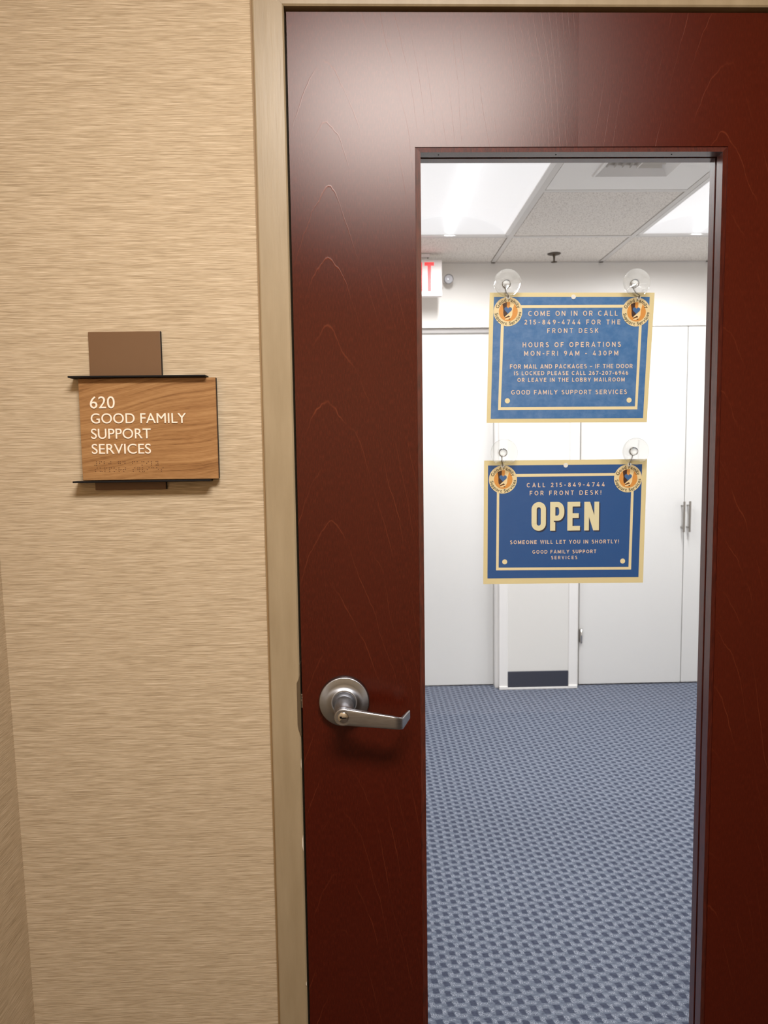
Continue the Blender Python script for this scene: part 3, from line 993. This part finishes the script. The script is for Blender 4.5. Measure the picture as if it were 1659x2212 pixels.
for text, x0, z0, x1, z1, cap in (('620', -0.0967, 0.1215, -0.0552, 0.1214, 0.0197), ('GOOD FAMILY', -0.0965, 0.0963, 0.0637, 0.0953, 0.0166),
                                  ('SUPPORT', -0.0971, 0.0705, 0.0032, 0.0700, 0.0167), ('SERVICES', -0.0972, 0.0451, 0.0022, 0.0443, 0.0164)):
    vs, fs = font_mesh(text, 0.0)
    xa, xb = min(v.x for v in vs), max(v.x for v in vs)
    capu = max(v.y for v in font_mesh('H')[0])
    sx_, sz_ = (x1-x0)/(xb-xa), cap/capu
    P = [(SX+x0+(v.x-xa)*sx_, SZ+z0+(z1-z0)*(v.x-xa)/(xb-xa)+v.y*sz_) for v in vs]
    b = B()
    base = len(b.v)
    b.v += [(p[0], -0.0052, p[1]) for p in P]
    edges = {}
    for f in fs:
        b.f.append(tuple(base+i for i in f))
        b.smooth.append(False)
        for i in range(len(f)):
            e = (f[i], f[(i+1) % len(f)])
            edges[e] = edges.get(e, 0)+1
    for (i, j) in list(edges):
        if (j, i) not in edges:
            b.face([(P[i][0], -0.0052, P[i][1]), (P[j][0], -0.0052, P[j][1]), (P[j][0], -0.0040, P[j][1]), (P[i][0], -0.0040, P[i][1])])
    obj('lettering', b, M['ivory'], sg, False)
BR = {'#': '3456', 'a': '1', 'b': '12', 'd': '145', 'e': '15', 'f': '124', 'g': '1245', 'i': '24', 'j': '245', 'l': '123', 'm': '134', 'o': '135', 'p': '1234',
      'r': '1235', 's': '234', 't': '2345', 'u': '136', 'v': '1236', 'y': '13456', 'c': '14', 'E': '12456', ' ': ''}
for line, zt, xs in (('#fbj gd family', 0.0316, -0.0935), ('support svices', 0.0211, -0.0930)):
    if line.startswith('support'):
        line = 'support sEvices'
    b = B()
    for k, ch in enumerate(line):
        for dt in BR[ch]:
            q = int(dt)-1
            x = SX+xs+k*0.00795+(q//3)*0.0030
            z = SZ+zt-(q % 3)*0.0030-k*0.00006
            b.lathe([(0.00085, 0), (0.0007, -0.0004), (0.0, -0.0007)], (x, -0.0040, z), 'y', 8)
    obj('braille', b, M['braille'], sg)

# ================================================================ POSTERS
YP = 0.0460
def disc(b, c, r, y, n=40):
    return b.flat([(c[0]+r*math.cos(2*PI*k/n), c[1]+r*math.sin(2*PI*k/n)) for k in range(n)], y)

def arc_text(b, text, c, rad, a0, a1, cap, y, inward):
    # letters set round a circle; a0 to a1 in degrees, clockwise for the top line, anticlockwise for the bottom line
    meshes = [font_mesh(ch, 0.012) if ch != ' ' else ([], []) for ch in text]
    capu = max(v.y for v in font_mesh('H')[0])
    s = cap/capu
    ws = [(max(v.x for v in m_[0])-min(v.x for v in m_[0]))*s if m_[0] else cap*0.35 for m_ in meshes]
    tot = sum(ws)
    span = math.radians(abs(a1-a0))*rad
    gap = (span-tot)/(len(text)-1)
    pen = 0.0
    sign = 1 if a1 > a0 else -1
    for (vs, fs), w in zip(meshes, ws):
        ang = math.radians(a0)+sign*(pen+w/2)/rad
        pen += w+gap
        if not vs:
            continue
        xm = (max(v.x for v in vs)+min(v.x for v in vs))/2
        ux, uz = (-math.sin(ang)*sign, math.cos(ang)*sign)          # reading direction
        vx, vz = -uz, ux                                            # letter's up
        i0 = len(b.v)
        bx, bz = c[0]+rad*math.cos(ang), c[1]+rad*math.sin(ang)
        for v in vs:
            px, pz = (v.x-xm)*s, v.y*s
            b.v.append((bx+ux*px+vx*pz, y, bz+uz*px+vz*pz))
        for f in fs:
            b.f.append(tuple(i0+i for i in f))
            b.smooth.append(False)

def logo(parent, c, R, y, O, tilt_deg=-2.0):
    c = (O[0]+c[0], O[2]+c[1])
    lg = obj('logo', disc(B(), c, R, y, 56), M['logo_cream'], parent, False)
    def P(pts):
        ct, st = math.cos(math.radians(tilt_deg)), math.sin(math.radians(tilt_deg))
        return [(c[0]+R*(p[0]*ct-p[1]*st), c[1]+R*(p[0]*st+p[1]*ct)) for p in pts]
    oc = P([(0.02, 0.0)])[0]
    obj('logo_disc', disc(B(), oc, R*0.66, y-0.0002, 48), M['logo_orange'], lg, False)
    obj('dark_arm', B().flat(P([(-0.40, 0.50), (-0.26, 0.58), (-0.10, 0.64), (-0.10, 0.20), (0.0, -0.08), (0.08, -0.20), (-0.20, -0.38), (-0.24, -0.36), (-0.30, -0.28), (-0.33, -0.1), (-0.33, 0.1)]), y-0.0004)
        .flat(P([(-0.02, -0.32), (0.07, -0.27), (0.15, -0.35), (0.12, -0.38), (0.06, -0.36), (-0.18, -0.46), (-0.20, -0.42)]), y-0.0007)
        .flat(P([(0.02, -0.52), (0.14, -0.46), (0.18, -0.53)]), y-0.0007), M['logo_dark'], lg, False)
    obj('pale_arm', B().flat(P([(0.12, 0.66), (0.28, 0.60), (0.41, 0.50), (0.36, 0.30), (0.32, 0.10), (0.30, -0.24), (0.21, -0.42), (0.06, -0.54), (-0.20, -0.57), (-0.19, -0.50), (0.10, -0.40), (0.05, -0.30), (-0.18, -0.42), (-0.21, -0.36), (0.14, -0.02), (0.27, 0.14), (0.12, 0.25)]), y-0.0005), M['logo_hand'], lg, False)
    hp = []
    for k in range(40):
        t = 2*PI*k/40
        hp.append((0.0+0.0167*16*math.sin(t)**3, 0.10+0.0165*(13*math.cos(t)-5*math.cos(2*t)-2*math.cos(3*t)-math.cos(4*t))))
    obj('heart', B().flat(P(hp), y-0.0009), M['logo_heart'], lg, False)
    b = B()
    arc_text(b, 'Good Family', c, R*0.695, 163, 18, R*0.23, y-0.0003, False)
    obj('logo_lettering', b, M['ink_brown'], lg, False)
    b = B()
    arc_text(b, 'Support Services', c, R*0.925, 187, 357, R*0.22, y-0.0003, True)
    obj('logo_lettering', b, M['ink_green'], lg, False)

def poster(O, name, label, quad, blue_quad, b_out, b_in, lines, logos, dots, hole, hook_holes, blue, text_mat):
    A = lambda ps: [(O[0]+p[0], O[2]+p[1]) for p in ps]
    root = empty(name, O, label, 'poster')
    y = YP
    sheet = obj('paper_sheet', B().flat_grid(A(quad), y, lambda u, v: 0.0).flat_grid(A(quad), y+0.0004, lambda u, v: 0.0), M['poster_cream'], root)
    obj('colour_field', B().flat(A(blue_quad), y-0.0002), blue, root, False)
    obj('border_line', B().ring(A(b_out), A(b_in), y-0.0004), M['poster_line'], root)
    for c in logos:
        logo(root, c, 0.0254, y-0.0006, O)
    for text, x0, z0, x1, z1, cap in lines:
        if text == 'OPEN':
            continue
        b = B()
        line_mesh(b, text, O[0]+x0, O[2]+z0, O[0]+x1, O[2]+z1, cap, y-0.0004, 0.15 if cap > 0.0078 else 0.165)
        obj('lettering', b, text_mat, root, False)
    for c in dots:
        obj('printed_dot', disc(B(), (O[0]+c[0], O[2]+c[1]), 0.0046, y-0.0005, 28), M['poster_line'], root, False)
    for c, r in ((hole, 0.0041), (hook_holes[0], 0.0036), (hook_holes[1], 0.0036)):
        obj('punched_hole', disc(B(), (O[0]+c[0], O[2]+c[1]), r, y-0.0011, 28), M['white_trim'], root, False)
    return root, y

UP_O = (0.3496, 0.046, 1.4393)
up_lines = [
  ('COME ON IN OR CALL', -0.0706, 0.1871, 0.0889, 0.1864, 0.0088),
  ('215-849-4744 FOR THE', -0.0774, 0.1725, 0.0938, 0.1713, 0.0082),
  ('FRONT DESK', -0.0366, 0.1573, 0.0547, 0.1569, 0.0081),
  ('HOURS OF OPERATIONS', -0.0804, 0.1327, 0.0954, 0.1321, 0.0086),
  ('MON-FRI 9AM - 430PM', -0.0777, 0.1179, 0.0910, 0.1169, 0.0084),
  ('FOR MAIL AND PACKAGES \u2013 IF THE DOOR', -0.1030, 0.0955, 0.1171, 0.0943, 0.0075),
  ('IS LOCKED PLEASE CALL 267-207-6946', -0.0956, 0.0839, 0.1095, 0.0826, 0.0070),
  ('OR LEAVE IN THE LOBBY MAILROOM', -0.0897, 0.0721, 0.1033, 0.0709, 0.0070),
  ('GOOD FAMILY SUPPORT SERVICES', -0.1006, 0.0499, 0.1075, 0.0486, 0.0079)]
poster(UP_O, 'hours_poster', 'upper blue and cream poster with hours of operation, hung inside the glass', 
       [(-0.1389, 0.2282), (0.1548, 0.226), (0.1449, -0.0019), (-0.1447, 0.0002)],
       [(-0.1316, 0.2206), (0.1461, 0.2186), (0.1378, 0.0055), (-0.1374, 0.0074)],
       [(-0.1181, 0.2062), (0.1338, 0.2052), (0.1271, 0.0211), (-0.1243, 0.0226)],
       [(-0.1129, 0.2011), (0.1286, 0.2002), (0.1227, 0.0264), (-0.1193, 0.0279)],
       up_lines, [(-0.1067, 0.1951), (0.122, 0.1927)], [(-0.1075, 0.039), (0.1119, 0.0377)], (0.0096, 0.2196), [(-0.1067, 0.2199), (0.1262, 0.2171)], M['poster_blue_hazed'], M['poster_text'])
LO_O = (0.3455, 0.046, 1.1473)
lo_lines = [
  ('CALL 215-849-4744', -0.0681, 0.1758, 0.0739, 0.1754, 0.0078),
  ('FOR FRONT DESK!', -0.0627, 0.1613, 0.0677, 0.1606, 0.0080),
  ('OPEN', -0.0592, 0.0968, 0.0642, 0.0959, 0.0523),
  ('SOMEONE WILL LET YOU IN SHORTLY!', -0.0983, 0.0730, 0.1012, 0.0712, 0.0069),
  ('GOOD FAMILY SUPPORT', -0.0573, 0.0549, 0.0598, 0.0538, 0.0065),
  ('SERVICES', -0.0229, 0.0440, 0.0250, 0.0436, 0.0060)]
lo, yl = poster(LO_O, 'open_poster', 'lower blue and cream poster reading OPEN, hung inside the glass',
       [(-0.1452, 0.225), (0.1507, 0.2239), (0.1472, -0.0024), (-0.147, 0.0004)],
       [(-0.1382, 0.2162), (0.1419, 0.2145), (0.1386, 0.0082), (-0.1394, 0.0107)],
       [(-0.1219, 0.2002), (0.1276, 0.1994), (0.1247, 0.0223), (-0.1238, 0.0253)],
       [(-0.1176, 0.1951), (0.1229, 0.1944), (0.1198, 0.0274), (-0.119, 0.0302)],
       lo_lines, [(-0.1113, 0.1906), (0.1161, 0.1894)], [(-0.1079, 0.0407), (0.1088, 0.0384)], (0.0024, 0.2147), [(-0.1121, 0.2155), (0.1183, 0.2144)], M['poster_blue'], M['poster_text'])
# the big condensed OPEN with its printed drop shade
def big_open(dx, dz, y):
    b = B()
    H, t = 0.0523, 0.0094
    w, x0 = 0.0262, LO_O[0]-0.0592
    z0 = LO_O[2]+0.0966
    xs = [x0, x0+0.0340, x0+0.0655, x0+0.0962]
    ws = [0.0262, 0.0258, 0.0232, 0.0272]
    def tr(k):
        return lambda p: (xs[k]+dx+p[0], z0+dz+p[1]-0.0009*k/3)
    h = t/2
    w = ws[0]; r = w/2-h
    ribbon(b, [(h, 0.0131)]+[(h, H-0.0131)]+arc(w/2, H-0.0131, r, 0.0131-h, 180, 0, 12)+[(w-h, 0.0131)]+arc(w/2, 0.0131, r, 0.0131-h, 0, -180, 12)[1:-1], h, y, True, tr(0))
    w = ws[1]
    ribbon(b, [(h, 0), (h, H)], h, y, False, tr(1))
    ribbon(b, [(h, H-h), (w-0.0125, H-h)]+arc(w-0.0125, H-0.0155, 0.0125-h, 0.0155-h, 90, 0, 8)+[(w-h, H-0.0195)]+arc(w-0.0125, H-0.0195, 0.0125-h, 0.0148-h, 0, -90, 8)+[(h, H-0.0343+h)], h, y, False, tr(1))
    w = ws[2]
    ribbon(b, [(h, 0), (h, H)], h, y, False, tr(2))
    for z in (h*0.9, H*0.52, H-h*0.9):
        ribbon(b, [(h, z), (w if abs(z-H*0.52) > 0.001 else w-0.0025, z)], h*0.9, y, False, tr(2))
    w = ws[3]
    t2 = tr(3)
    for poly in ([(0, 0), (0.0088, 0), (0.0088, H), (0, H)], [(w-0.0088, 0), (w, 0), (w, H), (w-0.0088, H)], [(0.0, H), (0.0105, H), (w, 0), (w-0.0105, 0)]):
        LIFT[0] += 2.5e-5
        b.flat([t2(p) for p in poly], y-LIFT[0])
    return b
obj('lettering_shade', big_open(0.0022, -0.0022, yl-0.0004), M['navy_ink'], lo, False)
obj('lettering', big_open(0, 0, yl-0.0006), M['poster_ivory'], lo, False)

# ================================================================ SUCTION CUPS
YG = 0.0275
def suction_cup(x, z, hx, hz, name_loc, label):
    # cup on the glass, wire hook round its neck down to the poster's hole
    r = empty('suction_cup', (x, YG, z), label, 'suction cup', 'clear suction cups on the door glass')
    pr = [(0.0, 0.0004), (0.010, 0.0006), (0.0205, 0.0003), (0.0236, 0.0003), (0.0241, 0.0010), (0.0232, 0.0018), (0.0175, 0.0040), (0.0110, 0.0062), (0.0070, 0.0078), (0.0, 0.0080)]
    pk = [(0.0, 0.0076), (0.0072, 0.0076), (0.0056, 0.0098), (0.0060, 0.0118), (0.0078, 0.0130), (0.0076, 0.0150), (0.0050, 0.0165), (0.0, 0.0168)]
    obj('cup', B().lathe(pr, (x, YG, z), 'y', 56), M['vinyl'], r)
    obj('knob', B().lathe(pk, (x, YG, z), 'y', 40), M['vinyl_knob'], r)
    path = []
    for k in range(15):
        a = math.radians(-50+k*(292/14))
        path.append((x+0.0067*math.cos(a), YG+0.0106, z+0.0067*math.sin(a)))
    e = path[-1]
    path += [(e[0]+0.0012, YG+0.0112, e[2]-0.0028), (e[0]+(hx-e[0])*0.45, YG+0.0128, e[2]+(hz-e[2])*0.55), (hx-0.0008, YG+0.0140, hz+0.004), (hx, YG+0.0148, hz+0.001), (hx, YG+0.0185, hz-0.001)]
    obj('hook', B().tube(path, 0.0009, 8), M['dark_wire'], r)
    return r
suction_cup(0.2385, 1.6801, UP_O[0]-0.1067, UP_O[2]+0.2199, None, 'clear suction cup holding the hours poster by its corner nearest the lever side')
suction_cup(0.4652, 1.6793, UP_O[0]+0.1262, UP_O[2]+0.2171, None, 'clear suction cup holding the hours poster by its corner on the hinge side')
suction_cup(0.2330, 1.3860, LO_O[0]-0.1121, LO_O[2]+0.2155, None, 'clear suction cup holding the OPEN poster by its corner nearest the lever side')
suction_cup(0.4685, 1.3853, LO_O[0]+0.1183, LO_O[2]+0.2144, None, 'clear suction cup holding the OPEN poster by its corner on the hinge side')

# ================================================================ OFFICE CEILING FIXTURES
def troffer(x0, y0, label):
    # 2 x 4 ft fixture: curved reflector wings, end plates, lens down the middle
    x1, y1 = x0+T, y0+2*T
    cx = (x0+x1)/2
    r = empty('ceiling_light', (cx, (y0+y1)/2, ZC), label, 'ceiling light', 'recessed ceiling lights of the office')
    m_ = 0.013
    xa, xb, ya, yb = x0+m_, x1-m_, y0+m_, y1-m_
    b = B()
    w = 0.020
    b.box(xa, xa+w, ya, yb, ZC-0.002, ZC+0.006).box(xb-w, xb, ya, yb, ZC-0.002, ZC+0.006).box(xa, xb, ya, ya+w, ZC-0.002, ZC+0.006).box(xa, xb, yb-w, yb, ZC-0.002, ZC+0.006)
    obj('frame', b, M['fixture'], r)
    ha = (xb-xa)/2-w
    D = 0.06
    def prof(k):                                            # height of the wing at k in -1..1
        return D*math.cos(k*PI/2)**0.62 if abs(k) < 1 else 0.0
    ks = [-1+2*i/40 for i in range(41)]
    xs = [cx+ha*k for k in ks]
    sl = 0.085
    rows = []
    for f in (0.0, 1.0):
        rows.append([(x, (ya+w+sl*prof(k)/D) if f == 0 else (yb-w-sl*prof(k)/D), ZC+0.004+prof(k)) for x, k in zip(xs, ks)])
    b = B()
    b.grid(rows, False, True)
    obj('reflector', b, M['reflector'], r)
    for e in (0, 1):
        b = B()
        base = ya+w if e == 0 else yb-w
        b.grid([[(x, base, ZC+0.004) for x in xs], rows[e]], False, True)
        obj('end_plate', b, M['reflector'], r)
    # lens: shallow trough from end to end
    lw = 0.026
    z_lo, z_hi = ZC+0.006, ZC+D+0.004
    b = B()
    cs = [(-lw*0.82, z_hi), (-lw, z_lo+0.018), (-lw*0.96, z_lo+0.007), (-lw*0.6, z_lo), (0, z_lo-0.004), (lw*0.6, z_lo), (lw*0.96, z_lo+0.007), (lw, z_lo+0.018), (lw*0.82, z_hi)]
    ea, eb = ya+w+0.003, yb-w-0.003
    b.grid([[(cx+p[0], ea if p[1] < z_hi-0.01 else ea, p[1]) for p in cs], [(cx+p[0], eb, p[1]) for p in cs]], False, True)
    b.face([(cx+p[0], ea, p[1]) for p in cs])
    b.face([(cx+p[0], eb, p[1]) for p in cs][::-1])
    obj('lens', b, M['lens'], r)
    lamp = bpy.data.lights.new('lamp', 'AREA')
    lamp.shape = 'RECTANGLE'
    lamp.size, lamp.size_y = 2*lw*0.8, eb-ea
    lamp.energy = ROOM_DOWN
    lamp.color = ROOM_COLOR
    lamp.spread = math.radians(172)
    lo_ = bpy.data.objects.new('lamp', lamp)
    lo_.location = (0, 0, z_lo-0.0055-ZC)
    COL.objects.link(lo_)
    lo_.parent = r
    obj('housing', B().box(xa, xb, ya, yb, ZC+0.125, ZC+0.13), M['fixture'], r)
    return r
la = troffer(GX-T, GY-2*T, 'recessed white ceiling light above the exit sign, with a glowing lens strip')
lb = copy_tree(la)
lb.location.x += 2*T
lb['label'] = 'recessed white ceiling light on the far side of the vent from the exit sign'

vx, vy = GX+T/2, GY-1.5*T
vt = empty('ceiling_vent', (vx, vy, ZC), 'square white air vent with louvers in the ceiling between the two lights', 'vent')
H2 = T/2-0.0145
h_ = 0.145
b = B()
for (xa, xb, ya, yb) in ((vx-H2, vx-h_, vy-H2, vy+H2), (vx+h_, vx+H2, vy-H2, vy+H2), (vx-h_, vx+h_, vy-H2, vy-h_), (vx-h_, vx+h_, vy+h_, vy+H2)):
    b.box(xa, xb, ya, yb, ZC+0.000, ZC+0.004)
obj('panel', b, M['fixture'], vt)
b = B()
ring_ = lambda h, z: [(vx-h, vy-h, z), (vx+h, vy-h, z), (vx+h, vy+h, z), (vx-h, vy+h, z)]
levels = [(h_+0.004, ZC), (h_, ZC-0.006), (h_-0.006, ZC-0.007), (h_-0.040, ZC+0.022), (h_-0.040, ZC+0.060)]
for (ha, za), (hb, zb) in zip(levels, levels[1:]):
    A_, C_ = ring_(ha, za), ring_(hb, zb)
    for k in range(4):
        j = (k+1) % 4
        b.face([A_[k], A_[j], C_[j], C_[k]])
obj('frame', b, M['fixture'], vt)
hin = h_-0.040
for k in range(4):
    x = vx-hin+0.016+k*0.030
    b = B()
    b.grid([[(x-0.012*math.cos(q*0.5*PI/6)-0.006, yy, ZC+0.012+0.030*math.sin(q*0.5*PI/6)) for q in range(7)] for yy in (vy-hin, vy+hin)], False, True)
    b.grid([[(x-0.012*math.cos(q*0.5*PI/6)-0.0045, yy, ZC+0.012+0.030*math.sin(q*0.5*PI/6)) for q in range(7)] for yy in (vy-hin, vy+hin)], False, True)
    obj('louver', b, M['fixture'], vt)
for k in range(4):
    y = vy+hin-0.018-k*0.036
    b = B()
    b.grid([[(xx, y+0.014*math.cos(q*0.5*PI/6), ZC+0.010+0.032*math.sin(q*0.5*PI/6)) for q in range(7)] for xx in (vx+0.012, vx+hin)], False, True)
    b.grid([[(xx, y+0.0125*math.cos(q*0.5*PI/6), ZC+0.010+0.032*math.sin(q*0.5*PI/6)) for q in range(7)] for xx in (vx+0.012, vx+hin)], False, True)
    obj('louver', b, M['fixture'], vt)
obj('divider', B().box(vx+0.009, vx+0.012, vy-hin, vy+hin, ZC+0.010, ZC+0.05), M['fixture'], vt)
obj('duct', B().box(vx-hin, vx+hin, vy-hin, vy+hin, ZC+0.061, ZC+0.066), M['dark'], vt)

sp = empty('sprinkler_head', (1.0196, 2.6385, ZC), 'small dark sprinkler head on the ceiling near the far wall', 'sprinkler')
obj('escutcheon', B().lathe([(0.0, -0.004), (0.022, -0.004), (0.033, -0.002), (0.037, 0.0015)], (1.0196, 2.6385, ZC), 'z', 30), M['escutcheon'], sp)
obj('stem', B().lathe([(0.009, -0.002), (0.006, -0.014), (0.0045, -0.03), (0.0045, -0.042), (0.0, -0.042)], (1.0196, 2.6385, ZC), 'z', 16), M['sprinkler'], sp)
obj('deflector', B().lathe([(0.0, -0.041), (0.016, -0.042), (0.017, -0.044), (0.0, -0.045)], (1.0196, 2.6385, ZC), 'z', 24), M['sprinkler'], sp)

# exit sign hanging from the ceiling, emergency lamp on the wall behind it
ex_ = empty('exit_sign', (0.25, 2.62, 2.2214), 'white exit sign with red letters hanging from the ceiling, mostly hidden by the door', 'exit sign')
obj('housing', B().box(0.087, 0.413, 2.62, 2.660, 2.2214, 2.4097, 0.004), M['exit_white'], ex_)
def exit_letters():
    y = 2.6188
    z0, z1, t = 2.2455, 2.3965, 0.0175
    out = []
    e = B()
    x = 0.118
    e.box(x, x+t, y, 2.6205, z0, z1)
    for z in (z0, (z0+z1)/2-t/2, z1-t):
        e.box(x, x+0.052, y, 2.6205, z, z+t)
    out.append(e)
    xx = B()
    x = 0.195
    for s_ in (1, -1):
        a, c = (x, x+0.056-t*1.1) if s_ == 1 else (x+0.056-t*1.1, x)
        xx.prism([(a, z0), (a+t*1.1, z0), (c+t*1.1, z1), (c, z1)], y, 2.6205)
    out.append(xx)
    out.append(B().box(0.2885, 0.2885+t, y, 2.6205, z0, z1))
    tt = B()
    tt.box(0.3195, 0.3700, y, 2.6205, z1-t, z1)
    tt.box(0.3360, 0.3360+t, y, 2.6205, z0, z1-t)
    out.append(tt)
    return out
for b in exit_letters():
    obj('letter', b, M['exit_red'], ex_)
obj('canopy', B().box(0.152, 0.348, 2.61, 2.670, ZC-0.018, ZC-0.001, 0.003), M['exit_white'], ex_)
obj('stem', B().box(0.236, 0.264, 2.632, 2.648, 2.408, ZC-0.016), M['exit_white'], ex_)
obj('screw', B().lathe([(0, -0.002), (0.003, -0.002), (0.003, 0.002)], (0.338, 2.625, ZC-0.022), 'z', 10), M['escutcheon'], ex_)
el = empty('emergency_lamp', (0.43, 2.815, 2.34), 'small round emergency lamp on the far wall beside the exit sign', 'lamp')
obj('wall_plate', B().box(0.33, 0.437, 2.790, 2.815, 2.30, 2.37, 0.006), M['exit_white'], el)
obj('arm', B().tube([(0.436, 2.80, 2.335), (0.446, 2.785, 2.336), (0.456, 2.775, 2.338)], 0.006, 10), M['exit_white'], el)
obj('lamp_head', B().lathe([(0.0, 0.030), (0.014, 0.030), (0.024, 0.018), (0.0265, 0.0), (0.0265, -0.008), (0.0235, -0.009)], (0.464, 2.755, 2.340), 'y', 30), M['lamp_ring'], el)
obj('lens', B().lathe([(0.0235, -0.007), (0.016, -0.011), (0.0, -0.013)], (0.464, 2.755, 2.340), 'y', 30), M['clear_lens'], el)

# ================================================================ HALLWAY LIGHT (behind and above the camera)
hl = empty('hallway_light', (HALL_X, HALL_Y, ZH), 'square recessed light panel in the hallway ceiling', 'ceiling light')
hx, hs = 0.40, 0.19
obj('frame', B().box(HALL_X-hx-0.02, HALL_X+hx+0.02, HALL_Y-hs-0.02, HALL_Y-hs, ZH-0.012, ZH).box(HALL_X-hx-0.02, HALL_X+hx+0.02, HALL_Y+hs, HALL_Y+hs+0.02, ZH-0.012, ZH)
    .box(HALL_X-hx-0.02, HALL_X-hx, HALL_Y-hs, HALL_Y+hs, ZH-0.012, ZH).box(HALL_X+hx, HALL_X+hx+0.02, HALL_Y-hs, HALL_Y+hs, ZH-0.012, ZH), M['fixture'], hl)
b = B()
b.face([(HALL_X-hx, HALL_Y-hs, ZH-0.006), (HALL_X-hx, HALL_Y+hs, ZH-0.006), (HALL_X+hx, HALL_Y+hs, ZH-0.006), (HALL_X+hx, HALL_Y-hs, ZH-0.006)])
obj('lens', b, M['hall_lens'], hl, False)
